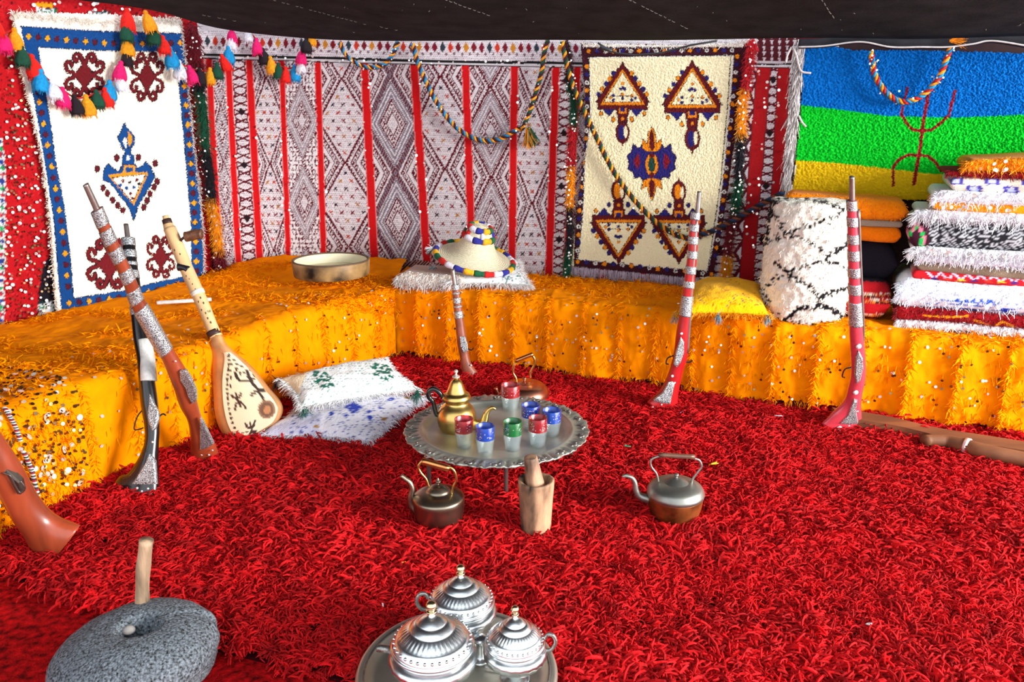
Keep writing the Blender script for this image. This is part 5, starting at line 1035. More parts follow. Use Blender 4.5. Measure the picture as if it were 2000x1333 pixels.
# --- silver bowls on the round tray, front
SV = mat('polished_silver', (220, 226, 228), rough=.27, metal=1, var=.05, vs=20, bump=.06, bs=60)
P = upright(893, 1320, .055); s_ = float(mpp(P)); RB = 196*s_
ft = thing('round_tray', 'round metal tray with a thick rolled rim at the bottom edge, under three silver bowls', 'tray', P-[0, 0, .03])
V, F = lathe([(.0005, 0), (RB*.80, 0), (RB*.86, .004), (RB*.90, .018), (RB*.925, .022), (RB*.965, .024), (RB*.99, .020), (RB, .012), (RB*.985, .002), (RB*.95, -.006), (RB*.80, -.012), (RB*.3, -.024), (RB*.28, -.03), (.0005, -.03)], P, 120)
put('tray_top', V, F, mat('brushed_tray', (188, 184, 170), rough=.4, metal=.85, var=.12, vs=8), ft)
V, F = lathe([(RB*.905, .0215), (RB*.92, .0245), (RB*.93, .0215)], P, 96, cap0=False, cap1=False); put('rim_bead', V, F, mat('dark_rim_metal', (128, 126, 120)), ft)
def sugar_bowl(lab, u, y, vfin, vrim, vbot, hw, hang, hsz=1.0):
    X0 = (u-1000)/FPX; zr = 0
    B = np.array([0, y, .058]); 
    # axis x so that the rim centre projects to u
    zr = H_at(np.array([0, y, 0]), vrim); d = y*CP-(zr-H)*SP; B[0] = X0*d; s = d/FPX; R = hw*s; zf = H_at(B, vfin)-B[2]; zr -= B[2]
    root = thing('sugar_bowl', lab, 'bowl', B, 'lidded silver bowls on the round tray'); hf = zf-zr
    base = smoothprof([(R*.52, 0), (R*.50, .006), (R*.22, .014), (R*.16, zr*.22), (R*.30, zr*.30), (R*.72, zr*.42), (R*1.0, zr*.60), (R*1.08, zr*.74), (R*1.04, zr*.84), (R*.90, zr*.92), (R*.92, zr*.985)], 4)
    V, F = lathe(base, B, 96, mod=lambda i, th, p: 1+.018*np.cos(th*22)*np.exp(-((p[:, 1][:, None]-zr*.62)/(zr*.13))**2)); body = put('bowl', V, F, SV, root)
    lid = [(R*.90, zr*.985), (R*1.02, zr), (R*1.03, zr+hf*.04), (R*.98, zr+hf*.07), (R*.97, zr+hf*.10), (R*.90, zr+hf*.20), (R*.86, zr+hf*.235), (R*.83, zr+hf*.25), (R*.72, zr+hf*.33), (R*.60, zr+hf*.40), (R*.55, zr+hf*.42), (R*.52, zr+hf*.45), (R*.40, zr+hf*.53), (R*.37, zr+hf*.535), (R*.33, zr+hf*.57), (R*.22, zr+hf*.64), (R*.11, zr+hf*.68), (R*.07, zr+hf*.72), (R*.06, zr+hf*.75)]
    lid = np.repeat(np.array(lid), 1, 0); q = []
    for a, b in zip(lid[:-1], lid[1:]): q += [a, a+(b-a)*.5]
    q.append(lid[-1]); q = np.array(q)
    def lm(i, th, p): z = p[:, 1][:, None]; return 1+.028*np.cos(th*40)*np.exp(-((z-(zr+hf*.345))/(hf*.04))**2)
    V, F = lathe(q, B, 160, mod=lm); ld = put('lid', V, F, SV, root)
    V, F = lathe(smoothprof([(R*.06, zr+hf*.74), (R*.10, zr+hf*.77), (R*.14, zr+hf*.79), (R*.08, zr+hf*.82), (R*.13, zr+hf*.87), (R*.14, zr+hf*.92), (R*.09, zr+hf*.98), (.0005, zf)], 3), B, 24); put('finial', V, F, mat('gilt_finial', (216, 200, 160), rough=.25, metal=1), ld, label='slightly golden knob')
    mb = MB()
    for k_ in range(34):
        a = 2*math.pi*k_/34; mb.add(*ball(B+[R*.935*math.cos(a), R*.935*math.sin(a), zr+hf*.155], R*.045, 8, 5, (1, 1, .9)))
    mb.put('bead_border', SV, ld, label='ring of raised beads', kind='stuff')
    for sgn, shp in hang:
        if shp == 'loop':
            pts_ = [B+[sgn*R*1.0, 0, zr*.80], B+[sgn*R*1.22, -.003, zr*.84], B+[sgn*R*1.36, -.004, zr*1.05], B+[sgn*R*1.28, -.003, zr+hf*.22], B+[sgn*R*1.10, 0, zr+hf*.24], B+[sgn*R*1.0, 0, zr+hf*.12]]
            V, F = tube(catmull(pts_, 6), R*.065, 10); put('handle', V, F, mat('dark_rim_metal', (128, 126, 120)), root, label='dark cast loop handle')
        else:
            pts_ = [B+[sgn*R*1.0, 0, zr*.9], B+[sgn*R*1.2, 0, zr*.93], B+[sgn*R*1.36, 0, zr*.95]]; V, F = tube(pts_, R*.10, 6); put('handle', V, F, mat('dark_rim_metal', (128, 126, 120)), root, label='short dark stub handle')
    return root
sugar_bowl('rear silver lidded bowl of the three, with a dark loop handle on its left', 901, 1.79, 1104, 1178, 1230, 64, [(-1, 'loop')])
sugar_bowl('largest silver lidded bowl, front left, with a stub handle on its left', 845, 1.585, 1175, 1262, 1330, 80, [(-1, 'stub')])
sugar_bowl('smallest silver lidded bowl, front right, with a dark loop handle on its right', 1006, 1.625, 1184, 1257, 1320, 58, [(1, 'loop')])
P = upright(938, 1290, .058); V, F = lathe(smoothprof([(.024, 0), (.022, .006), (.012, .012), (.010, .05), (.018, .058), (.020, .066), (.010, .072), (.001, .074)], 3), P, 24); o = put('centre_post', V, F, SV, ft, label='short silver post between the bowls')
V, F = tube(catmull([P+[.012, -.03, .004], P+[.03, -.036, .004], P+[.046, -.03, .004], P+[.044, -.018, .004], P+[.03, -.016, .004]], 6), .0024, 7); put('wire_loop', V, F, SV, ft)

# --- basalt hand mill
P = upright(272, 1338, .0); P = np.array([P[0], P[1], 0.]); nu, nv_ = 120, 70; th = np.linspace(0, 2*math.pi, nu, endpoint=False); ph = np.linspace(-math.pi/2, math.pi/2, nv_)
PH, TH = np.meshgrid(ph, th, indexing='ij'); Rx, Ry, Rz = .203, .175, .088; c_ = P+np.array([0.0, 0, .090])
rad = np.cos(PH)**.75; V = np.stack([Rx*rad*np.cos(TH), Ry*rad*np.sin(TH), Rz*np.sign(np.sin(PH))*np.abs(np.sin(PH))**.9], -1)
V *= (1+.05*vnoise(V+3, 7)+.012*vnoise(V, 30)+.006*vnoise(V, 90))[..., None]; V[..., 2] += np.where(V[..., 2] > -.03, .10*V[..., 0], 0)
hol = upright(272, 1226, .165); hx, hy = hol[0]-P[0], hol[1]-P[1]; dd = np.hypot((V[..., 0]-hx)/1.25, V[..., 1]-hy); up_ = V[..., 2] > 0.02; V[..., 2] = np.where(up_, V[..., 2]-.085*np.exp(-(dd/.033)**4)-.012*np.exp(-(dd/.06)**2), V[..., 2])
V[..., 0] += np.where((TH > .35) & (TH < .55), -.014, 0)
BAS = mat('grey_basalt', (126, 134, 142), rough=.9, var=.45, vs=170, bump=1.0, bs=220, col2=lin((48, 53, 60)))
hm = thing('hand_mill', 'rounded grey basalt hand mill with a central hole and an upright wooden stick', 'stone mill', P)
put('millstone', V.reshape(-1, 3)+c_, gridF(nu, nv_, True).tolist()+[list(range(nu))[::-1], [(nv_-1)*nu+k_ for k_ in range(nu)]], BAS, hm, label='pitted grey stone')
b_ = upright(278, 1186, .150); t_ = onplane(np.array(286.), np.array(1056.), b_, np.array([0, -1., 0])); s_ = float(mpp(b_)); m_ = (b_+t_)/2+np.array([-.004, 0, 0]); d0 = (b_-t_)*.12
V, F = tube(catmull([b_+d0, b_, m_, t_], 8), [13*s_, 13.5*s_, 13*s_, 13.5*s_, 14*s_][0]*np.ones(25)*(1+.05*np.sin(np.arange(25)*.8)), 16); put('stick', V, F, mat('bark_stick', (196, 162, 128), rough=.7, var=.3, vs=24, col2=lin((134, 96, 68)), grain=(1, 1, .2), bump=.6, bs=70), hm, label='peeled wooden stick handle')
pp_ = upright(251, 1232, .146); V, F = ball(pp_, .0145, 14, 9, (1.15, 1, .75)); V = V*1.0; put('pebble', V, F, mat('pale_pebble', (170, 162, 156), rough=.7, var=.12), None, label='small pale pebble in the hole of the grey stone mill', cat='stone')

# --- wooden handle with a metal ring, lower right
q = [(1806, 862, 11), (1812, 860, 12.5), (1850, 862, 14), (1886, 872, 15), (1910, 880, 15.5), (1950, 889, 15), (1990, 896, 14), (2050, 908, 14)]
pts_ = np.array([Z(np.array(a*1.), np.array(b*1.), .06) for a, b, c in q]); V, F = tube(resample(pts_, 30), np.interp(np.linspace(0, 1, 30), np.linspace(0, 1, 8), [c for a, b, c in q])*float(mpp(pts_[3])), 16)
wh = thing('wooden_tool', 'brown wooden handle with a metal ring, lying on the rug at the right edge', 'tool handle', pts_[3]); put('handle', V, F, mat('brown_plank', (122, 72, 40)), wh)
V, F = tube([Z(np.array(1884.), np.array(871.), .06), Z(np.array(1893.), np.array(873.5), .06)], 16.5*float(mpp(pts_[3])), 18); put('ring', V, F, mat('polished_stud', (228, 226, 224)), wh, label='grey metal ring')

#@@SOFT
# ------------------------------------------------------------ cushions
def pillow(name, label, cat, corners, th, canvas, m, fringe_col, group=None, n=60, tuck=.09, wr=.01, flen=.03):
    A, B, C, D = [np.array(c) for c in corners]; s = np.linspace(-1, 1, n); Sx, Sy = np.meshgrid(s, s)
    pin = 1-tuck*(np.cos(Sx*math.pi/2)**1)*(np.abs(Sy)**3); pin2 = 1-tuck*(np.cos(Sy*math.pi/2))*(np.abs(Sx)**3); a = (Sx*pin2+1)/2; b = (Sy*pin+1)/2
    base = ((1-a)*(1-b))[..., None]*A+(a*(1-b))[..., None]*B+(a*b)[..., None]*C+((1-a)*b)[..., None]*D
    nn = np.cross(B-A, D-A); nn /= np.linalg.norm(nn); nn = nn if nn[2] > 0 else -nn
    h = th*((1-np.abs(Sx)**2.6).clip(0)**.5)*((1-np.abs(Sy)**2.6).clip(0)**.5)
    up = base+nn*(h+wr*vnoise(base, 9)*(h/th)+.004*vnoise(base, 30))[..., None]; dn = base-nn*(h*.45)[..., None]
    V = np.vstack([up.reshape(-1, 3), dn.reshape(-1, 3)]); F = gridF(n, n); u_, v_ = proj(V); root = thing(name, label, cat, np.r_[base.mean((0, 1))[:2], dn[..., 2].min()], group)
    put('cover', V, np.vstack([F, F[:, ::-1]+n*n]), m, root, cols=canvas.at(u_, v_, .5))
    ed = np.vstack([base[0], base[:, -1], base[-1], base[:, 0]]); ctr = base.mean((0, 1)); k_ = rng.integers(0, len(ed), 2600); P = ed[k_]+rng.normal(size=(2600, 3))*.004; D_ = P-ctr; D_ /= np.linalg.norm(D_, axis=1)[:, None]
    V, F = ribbons(P, D_+rng.normal(size=D_.shape)*.45+[0, 0, -.1], rng.uniform(.3, 1, 2600)*flen, .003, curl=.5); put('fringe', V, F, mat('thread_%d_%d_%d' % fringe_col, fringe_col, rough=.9), root, smooth=False, kind='stuff')
    return root, up, nn
cv = Canvas(480, 730, 860, 880, (232, 230, 240)); 
for k_ in range(900): x, y = 540+(k_ % 40)*7.2+3*((k_//40) % 2), 770+(k_//40)*4.6; cv.line([(x, y), (x+1.6, y+1)], (70, 88, 170), 1.3)
cv.poly([(500, 845), (610, 806), (640, 812), (632, 850), (560, 850)], (206, 206, 226)); cv.line([(612, 806), (636, 800), (628, 840)], (236, 232, 240), 9)
for k_ in range(90): x, y = rng.uniform(560, 625), rng.uniform(790, 845); cv.line([(x, y), (x+1.6, y+1)], (60, 70, 150), 1.3)
def blue(x, y, s=1.0):
    for dx, dy in ((-8, 0), (-4, -2), (0, -4), (4, -2), (8, 0), (-4, 3), (0, 6), (4, 3), (0, 1)): cv.disk(x+dx*s, y+dy*s, 3*s, 2.2*s, (40, 62, 176))
blue(690, 795, 1.6); blue(648, 808, .6); blue(676, 812, .6); blue(722, 816, .7); blue(720, 804, .5); blue(765, 780, .6); blue(795, 768, .6); blue(742, 797, .5)
for x, y in ((795, 778), (750, 818), (618, 834)): cv.disk(x, y, 5, 2.5, (170, 124, 50))
cv.line([(520, 848), (620, 850), (700, 853)], (54, 52, 130), 1.6)
p1 = pillow('cushion', 'white cushion with small blue dashes and diamonds, lying flat under the green-patterned one', 'cushion', [Z(np.array(505.), np.array(852.), .05), Z(np.array(722.), np.array(862.), .05), Z(np.array(836.), np.array(777.), .09), Z(np.array(610.), np.array(772.), .11)], .055, cv, M_FLUFF(), (232, 230, 238), 'cushions on the rug')
pp = [Z(np.array(x), np.array(y), z) for x, y, z in ((512., 851., .055), (509., 848., .05))]
V, F = ribbons(np.tile(Z(np.array(510.), np.array(852.), .05), (60, 1)), np.tile([-.7, -.5, .0], (60, 1))+rng.normal(size=(60, 3))*.3, .04, .004, curl=.5); put('corner_tassel', V, F, mat('blue_thread', (50, 60, 170)), p1[0], smooth=False, kind='stuff', label='small blue corner tassel')
cv = Canvas(520, 680, 850, 830, (240, 242, 240))
for k_ in range(700): x, y = 580+(k_ % 34)*7+3*((k_//34) % 2), 700+(k_//34)*5; cv.line([(x, y), (x+2.2, y+.6)], (110, 150, 140), 1.1)
def green(x, y, s):
    for r_, row in enumerate(["0110110", "1101011", "0111110", "1100011", "0011100"]):
        for q_, ch in enumerate(row):
            if ch == '1': cv.poly([(x+(q_-3)*6*s+r_*2.2*s-2, y+(r_-2)*7*s+q_*.8), (x+(q_-3)*6*s+r_*2.2*s+3.6, y+(r_-2)*7*s+q_*.8), (x+(q_-3)*6*s+r_*2.2*s+4.4, y+(r_-2)*7*s+q_*.8+5.6*s), (x+(q_-3)*6*s+r_*2.2*s-1.2, y+(r_-2)*7*s+q_*.8+5.6*s)], (24, 98, 80))
green(625, 737, .95); green(742, 722, .95)
cv.line([(674, 700), (684, 715), (680, 760)], (228, 226, 224), 5); cv.poly([(540, 740), (590, 710), (600, 725), (575, 790)], (236, 214, 180))
p2 = pillow('cushion', 'white cushion with two green woven motifs, on top of the blue-dashed one', 'cushion', [Z(np.array(588.), np.array(796.), .155), Z(np.array(816.), np.array(762.), .14), Z(np.array(752.), np.array(702.), .20), Z(np.array(546.), np.array(742.), .22)], .065, cv, M_FLUFF(), (240, 240, 238), 'cushions on the rug')
for (x, y, z, c) in ((592., 796., .15, 0), (815., 766., .14, 0), (540., 741., .22, 1)):
    V, F = ribbons(np.tile(Z(np.array(x), np.array(y), z), (50, 1))+rng.normal(size=(50, 3))*.004, rng.normal(size=(50, 3))*.5+[0, -.3, -.8], .045, .0045, curl=.4); put('corner_tassel', V, F, [mat('green_thread', (30, 100, 84)), mat('wool_black', FZ['black'])][c], p2[0], smooth=False, kind='stuff', label='green corner tassel' if c == 0 else 'black corner tassel')
# yellow cushion on the bench
cv = Canvas(1320, 520, 1520, 650, (250, 184, 8))
for x, y in ((1366, 585), (1372, 592), (1386, 588), (1392, 598), (1416, 596), (1424, 590), (1430, 582), (1436, 578), (1452, 576), (1448, 586), (1446, 596), (1462, 584), (1470, 592), (1478, 598), (1480, 590)):
    for k_ in range(3): cv.disk(x+k_*3, y+k_*3-2, 1.7, 1.3, [(120, 70, 40), (90, 90, 90), (190, 110, 20)][k_])
for k_ in range(60): cv.disk(rng.uniform(1350, 1495), rng.uniform(545, 612), 2.2, 1.2, (214, 140, 0))
p3 = pillow('cushion', 'small shaggy yellow cushion with dark stitched signs, on the back bench by the white roll', 'cushion', [Z(np.array(1320.), np.array(614.), .475), Z(np.array(1502.), np.array(618.), .475), Z(np.array(1488.), np.array(560.), .50), Z(np.array(1352.), np.array(556.), .50)], .085, cv, M_FLUFF(), (250, 170, 6))
for (x, y) in ((1318., 612.), (1402., 616.), (1499., 617.)):
    V, F = ribbons(np.tile(Z(np.array(x), np.array(y), .475)-[0, .01, 0], (50, 1))+rng.normal(size=(50, 3))*.004, rng.normal(size=(50, 3))*.4+[0, -.2, -1], .035, .004, curl=.3); put('tassel', V, F, mat('bluegrey_thread', (120, 150, 160)), p3[0], smooth=False, kind='stuff', label='small blue-grey tassel')

# ------------------------------------------------------------ folded blankets (slabs with rounded folded edges)
def folded(name, label, cat, A, B, v_t, v_b, dep, m, cols=None, canvas=None, group=None, zb=None, zt=None, fringe=None, fl=.03, n=110, wob=.006, ny=26, left_fr=None, parent=None, kind=None):
    """A,B plan points of the front edge (left,right); top/bottom from photo rows at A and B"""
    A = np.array(A, float); B = np.array(B, float); t = np.linspace(0, 1, n); L = A[None]*(1-t[:, None])+B[None]*t[:, None]; d = (B-A)/np.linalg.norm(B-A); back = np.array([-d[1], d[0]]); 
    zt_ = np.array([H_at([A[0], A[1], 0], v_t[0]), H_at([B[0], B[1], 0], v_t[1])]) if zt is None else np.array(zt); zb_ = np.array([H_at([A[0], A[1], 0], v_b[0]), H_at([B[0], B[1], 0], v_b[1])]) if zb is None else np.array(zb)
    T = np.interp(t, [0, 1], zt_); Bt = np.interp(t, [0, 1], zb_); hh = (T-Bt)/2; mid = (T+Bt)/2
    prof = []
    for k_ in range(ny):
        an = math.pi*(k_/(ny-1))-math.pi/2; prof.append((1-abs(math.cos(an))**.75, math.sin(an)))
    ring = [(dep, -1)]+[(p[0]*hh.mean(), p[1]) for p in prof]+[(dep, 1)]
    V = []
    for (bk, zz_) in ring:
        X_ = L+back[None]*bk; endr = np.minimum(1, np.minimum(t, 1-t)*(np.linalg.norm(B-A))/max(.012, hh.mean()*.8)); sc = np.sqrt(np.clip(1-(1-endr)**2, .08, 1)); V.append(np.c_[X_, mid+zz_*hh*(sc if abs(zz_) < 1.1 else 1)])
    V = np.array(V); V[..., :2] += back[None, None]*(wob*vnoise(V, 14)[..., None]*1.2); V[..., 2] += wob*.6*vnoise(V*np.array([1, 1, .3]), 8)
    Vf = V.reshape(-1, 3); F = gridF(n, len(ring)).tolist(); F += [[j*n for j in range(len(ring))], [j*n+n-1 for j in range(len(ring)-1, -1, -1)]]
    F += [[(len(ring)-1)*n+i, (len(ring)-1)*n+i+1, i+1, i] for i in range(n-1)]
    org = [*((A+B)/2+back*dep/2), float(zb_.mean())]; u_, v_ = proj(Vf); root = thing(name, label, cat, org, group)
    cc = canvas.at(u_, v_, .6) if canvas is not None else np.tile(lin(cols), (len(Vf), 1)); put('fold', Vf, F, m, root, cols=cc)
    if fringe is not None:
        m_ = 1300; i = rng.integers(0, n, m_); j = rng.integers(1, len(ring)-2, m_); P = V[j, i]+rng.normal(size=(m_, 3))*.003; D_ = np.tile(np.r_[-back, -.25], (m_, 1))+rng.normal(size=(m_, 3))*.55
        if left_fr:
            ml = 300; jl = rng.integers(1, len(ring)-2, ml); P = np.vstack([P, V[jl, 1]]); D_ = np.vstack([D_, np.tile(np.r_[-d*1.0-back*.3, -.3], (ml, 1))+rng.normal(size=(ml, 3))*.3])
        V2, F2 = ribbons(P, D_, rng.uniform(.25, .75, len(P))*fl, .0045, curl=.9); put('fringe', V2, F2, mat('thread_%d_%d_%d' % tuple(fringe), fringe, rough=.92, var=.12), root, smooth=False, kind='stuff')
    return root, V
FLU = M_FLUFF(); WEV = M_WEAVE()
def pt(u, v, z=.435, dy=0): p = Z(np.array(float(u)), np.array(float(v)), z); return (p[0], p[1]+dy)
# stack on the right: front line on the bench
Bz = pt(2000, 662); Az = pt(1752, 640); dvec = np.array(Bz)-np.array(Az); 
def stackpt(u, dy=0.0):
    """plan point on the stack's front line seen in photo column u"""
    d_ = ray(float(u), 600.)[:2]; M_ = np.array([[d_[0], -dvec[0]], [d_[1], -dvec[1]]]); s_, t_ = np.linalg.solve(M_, np.array(Az)); return (d_*s_+np.array([0, dy]))
cvs = Canvas(1730, 290, 2260, 690, (236, 236, 240))
cvs.poly([(1740, 430), (2260, 452), (2260, 505), (1740, 494)], (30, 30, 36))
for k_ in range(150):
    for r_ in range(9): x = 1816+k_*4.4; y = 426+r_*6.5+(k_ % 3)*2+(x-1816)*.05; cvs.line([(x, y+4), (x+3.6, y)], (196, 200, 206), 1.5)
cvs.poly([(1752, 420), (1816, 422), (1814, 488), (1752, 486)], (62, 16, 38))
for pts_ in ([(1792, 434), (1774, 462), (1762, 482)], [(1792, 438), (1806, 466), (1802, 482)]):
    cvs.line(pts_, (226, 120, 150), 7); 
for x, y in ((1790, 430), (1790, 444), (1777, 456), (1802, 456), (1770, 470), (1800, 470), (1766, 480), (1800, 480)): cvs.disk(x, y, 4.5, 5, (20, 180, 80))
cvs.poly([(1740, 520), (2260, 550), (2260, 572), (1740, 548)], (182, 22, 32))
for k_ in range(14): x = 1812+k_*26; y = 537+k_*1.3; cvs.line([(x, y-5), (x+13, y+8), (x+26, y-5)], (226, 206, 236), 3.4); cvs.poly([(x+4, y+10), (x+13, y+3), (x+22, y+10)], [(70, 40, 120), (240, 60, 40), (180, 200, 50)][k_ % 3])
cvs.poly([(1795, 340), (1850, 341), (2260, 352), (2260, 385), (1795, 372)], (226, 218, 200))
for k_ in range(10):
    x = 1852+k_*36*1.0; r_ = k_ % 2; y = 346+r_*16+k_*.6; cvs.poly([(x, y), (x+30, y+1), (x+30, y+15), (x, y+14)], (72, 66, 160)); cvs.poly([(x+7, y+3), (x+22, y+3), (x+22, y+12), (x+7, y+12)], (190, 200, 240))
cvb = Canvas(1730, 500, 2260, 680, (226, 236, 250))
for k_ in range(3): cvb.line([(1802, 585+k_*7), (1860, 588+k_*7), (1950, 594+k_*7), (2000, 598+k_*7), (2200, 604+k_*7)], (70, 110, 200), 1.8)
for k_ in range(10): cvb.disk(1870+k_*8, 588+(k_ % 2)*6, 5, 4, (40, 84, 190))
for x in (1812, 1890, 1965): cvb.poly([(x-10, 602), (x+14, 603), (x+10, 612), (x-8, 611)], (24, 50, 170))
cvr = Canvas(1730, 560, 2260, 700, (150, 16, 24))
for pts_ in ([(1806, 617), (1850, 620), (1890, 618)], [(1905, 626), (1940, 640), (1958, 628), (1990, 644), (2060, 640)]): cvr.line(pts_, (240, 160, 20), 4)
UR = 2240
layers = [  # label, vt(L,R@2000), vb(L,R), left px, material, colours/canvas, fringe, fl, dy
 ('folded fluffy white blanket at the very bottom of the textile stack', (624, 642), (649, 662), 1760, FLU, (236, 236, 242), (240, 240, 244), .03, 0.0),
 ('folded dark red blanket with orange streaks, second from the bottom of the textile stack', (598, 618), (624, 642), 1752, FLU, cvr, (130, 14, 22), .02, .0),
 ('folded fluffy white blanket with blue lines, in the lower half of the textile stack', (538, 562), (602, 620), 1750, FLU, cvb, (228, 236, 248), .03, -.01),
 ('folded red blanket with a white zigzag band, in the lower half of the textile stack', (528, 547), (546, 564), 1778, WEV, cvs, None, 0, .01),
 ('folded grey-brown cloth with dark stripes near the middle of the textile stack', (509, 524), (531, 549), 1788, WEV, (134, 118, 98), None, 0, .02),
 ('folded smooth white cloth, below another white cloth in the middle of the textile stack', (496, 510), (512, 527), 1782, FLU, (226, 224, 234), (236, 236, 242), .025, .0),
 ('folded white cloth lying directly under the black-and-white herringbone blanket', (482, 494), (498, 512), 1768, FLU, (232, 230, 236), (240, 240, 244), .04, -.005),
 ('folded black-and-white herringbone blanket with a maroon, green and pink end', (425, 440), (485, 496), 1757, WEV, cvs, None, 0, .0),
 ('folded plain white cloth lying directly on the herringbone blanket', (410, 418), (427, 440), 1768, FLU, (238, 238, 242), (240, 240, 244), .045, .0),
 ('folded thin orange cloth with sequins, in the upper half of the textile stack', (394, 402), (410, 420), 1796, FLU, (252, 150, 14), None, 0, .0),
 ('folded fluffy white blanket in the upper half of the textile stack', (372, 378), (397, 405), 1796, FLU, (240, 240, 246), (242, 242, 248), .035, -.005),
 ('folded cream cloth with blue squares near the top of the textile stack', (343, 348), (373, 380), 1822, WEV, cvs, None, 0, .0),
 ('folded thin dark red cloth, second from the top of the textile stack', (334, 338), (344, 350), 1812, WEV, (140, 14, 26), (140, 14, 26), .015, .0),
 ('folded shaggy orange cloth on the very top of the textile stack', (312, 306), (335, 339), 1846, FLU, (252, 152, 12), (252, 156, 14), .035, .0)]
BRp = stackpt(UR)
for k_, (lb, vt, vb, ul, m_, c_, fr, fl_, dy) in enumerate(layers):
    A_ = stackpt(ul, dy+.012); P2 = stackpt(2000., dy+.012); tB = (UR-ul)/(2000.-ul)
    zt2 = [H_at([*A_, 0], vt[0]), H_at([*P2, 0], vt[1])]; zb2 = [H_at([*A_, 0], vb[0]), H_at([*P2, 0], vb[1])]
    ln = np.linalg.norm(np.array(BRp)-A_)/np.linalg.norm(P2-A_); zt2[1] = zt2[0]+(zt2[1]-zt2[0])*ln; zb2[1] = zb2[0]+(zb2[1]-zb2[0])*ln
    if k_ == 0: zb2 = [.437, .437]
    r_, V_ = folded('folded_textile', lb, 'textile', A_, BRp, None, None, .34, m_, None if isinstance(c_, Canvas) else c_, c_ if isinstance(c_, Canvas) else None, 'textiles stacked on the right', zb=zb2, zt=zt2, fringe=fr, fl=fl_, left_fr=fr is not None)
    if k_ in (0, 2, 6, 8, 9, 13, 10):
        n_ = 14; i = rng.integers(3, 90, n_); j = rng.integers(8, 20, n_); P = V_[j, i]; nd = np.array([-.3, -.95, .0]); V2, F2 = discs(P+nd*.012, np.tile(nd, (n_, 1))+rng.normal(size=(n_, 3))*.3, .008, 8)
        put('sequins', V2, F2, M_SEQ(), r_, smooth=False, kind='stuff', label='a few round sequins')
# small textiles behind, between the white roll and the stack
for lb, u0, u1, vt, vb, c_, m_, fr in (
 ('folded dark blanket standing behind the pink musket, above the red striped one', 1672, 1775, (470, 480), (548, 556), (22, 18, 30), WEV, None),
 ('folded orange cloth behind the white roll, below the grey one', 1640, 1775, (440, 446), (470, 478), (240, 120, 6), FLU, None),
 ('folded grey cloth between two orange cloths, behind the white roll', 1660, 1775, (428, 434), (441, 447), (150, 136, 120), WEV, None),
 ('folded orange cloth with sequins on top of the grey one, behind the white roll', 1530, 1780, (377, 394), (429, 436), (246, 136, 6), FLU, (246, 140, 8))):
    P0_ = stackpt(u0, .16); P1_ = stackpt(u1, .16); folded('folded_textile', lb, 'textile', P0_, P1_, vt, vb, .2, m_, c_, None, 'textiles behind the white roll', fringe=fr, fl=.015, n=60)
cvt = Canvas(1640, 530, 1770, 660, (176, 18, 28))
for y in (574, 586, 614, 626):
    for k_ in range(24): x = 1650+k_*4.4; cvt.disk(x, y, 1.9, 1.5, (226, 216, 200)); cvt.disk(x+2, y+4, 1.6, 2.2, (210, 140, 50)); cvt.disk(x, y+6, 2.2, 1.6, (20, 16, 20))
cvt.poly([(1640, 530), (1770, 530), (1770, 553), (1640, 548)], (30, 28, 40))
folded('folded_textile', 'folded red blanket with rows of stitches, between the white roll and the stack', 'textile', stackpt(1646, .05), stackpt(1744, .03), (550, 556), (638, 640), .22, WEV, None, cvt, 'textiles behind the white roll', n=60, zb=[.437, .437])
# white folded cushions under the hat
cv = Canvas(760, 480, 1060, 580, (236, 230, 226))
a_, b_ = pt(776, 562), pt(905, 568); folded('folded_textile', 'folded white fringed cloth on the bench corner, left of the straw hat', 'textile', a_, b_, (534, 540), (556, 561), .26, FLU, (226, 206, 190), None, None, zb=[.44, .44], fringe=(236, 234, 230), fl=.035, left_fr=True, n=70)
cvd = Canvas(840, 480, 1060, 580, (232, 236, 238))
for k_ in range(200): cvd.disk(rng.uniform(960, 1035), rng.uniform(500, 560), 1.3, 1.0, (60, 110, 110))
pw = pillow('cushion', 'white cushion with tiny green specks lying under the straw hat', 'cushion', [pt(872, 556, .47)+(.475,), pt(1034, 562, .445)+(.455,), pt(1012, 515, .50)+(.52,), pt(880, 515, .52)+(.52,)], .05, cvd, FLU, (238, 236, 234), None, flen=.045)

# ------------------------------------------------------------ white rolled rug
P = Z(np.array(1578.), np.array(622.), .437); cv = Canvas(1470, 360, 1690, 660, (238, 232, 218)); BKc = (26, 24, 28)
def rough_line(pts_, w=7):
    q = resample(catmull(pts_, 8), 60)
    for x, y in q: cv.disk(x+rng.normal()*2.6, y+rng.normal()*2.6, rng.uniform(1.8, 3.8), rng.uniform(1.2, 3), BKc)
for pts_ in ([(1500, 400), (1520, 432), (1534, 455), (1560, 462), (1590, 480), (1616, 498)], [(1500, 472), (1530, 460), (1580, 440), (1620, 428), (1652, 412)], [(1616, 498), (1640, 488), (1668, 466)], [(1498, 556), (1530, 535), (1580, 518), (1608, 512), (1640, 520), (1670, 530)], [(1512, 510), (1545, 538), (1580, 560), (1600, 580), (1602, 600)], [(1600, 580), (1640, 566), (1672, 556)], [(1602, 600), (1560, 604), (1536, 622)], [(1602, 598), (1630, 606), (1646, 618)], [(1500, 394), (1560, 386), (1620, 398), (1652, 410)], [(1494, 560), (1496, 590), (1510, 616), (1560, 632), (1640, 632)], [(1510, 390), (1500, 430), (1498, 480)]): rough_line(pts_)
pr = prof_px(P, [(70, 628), (76, 618), (81, 590), (83, 540), (82, 480), (80, 430), (77, 400), (72, 394)], 6); zt_ = pr[-1][1]; pr = np.vstack([pr, [[.06, zt_+.004], [.03, zt_-.006], [.0005, zt_-.01]]])
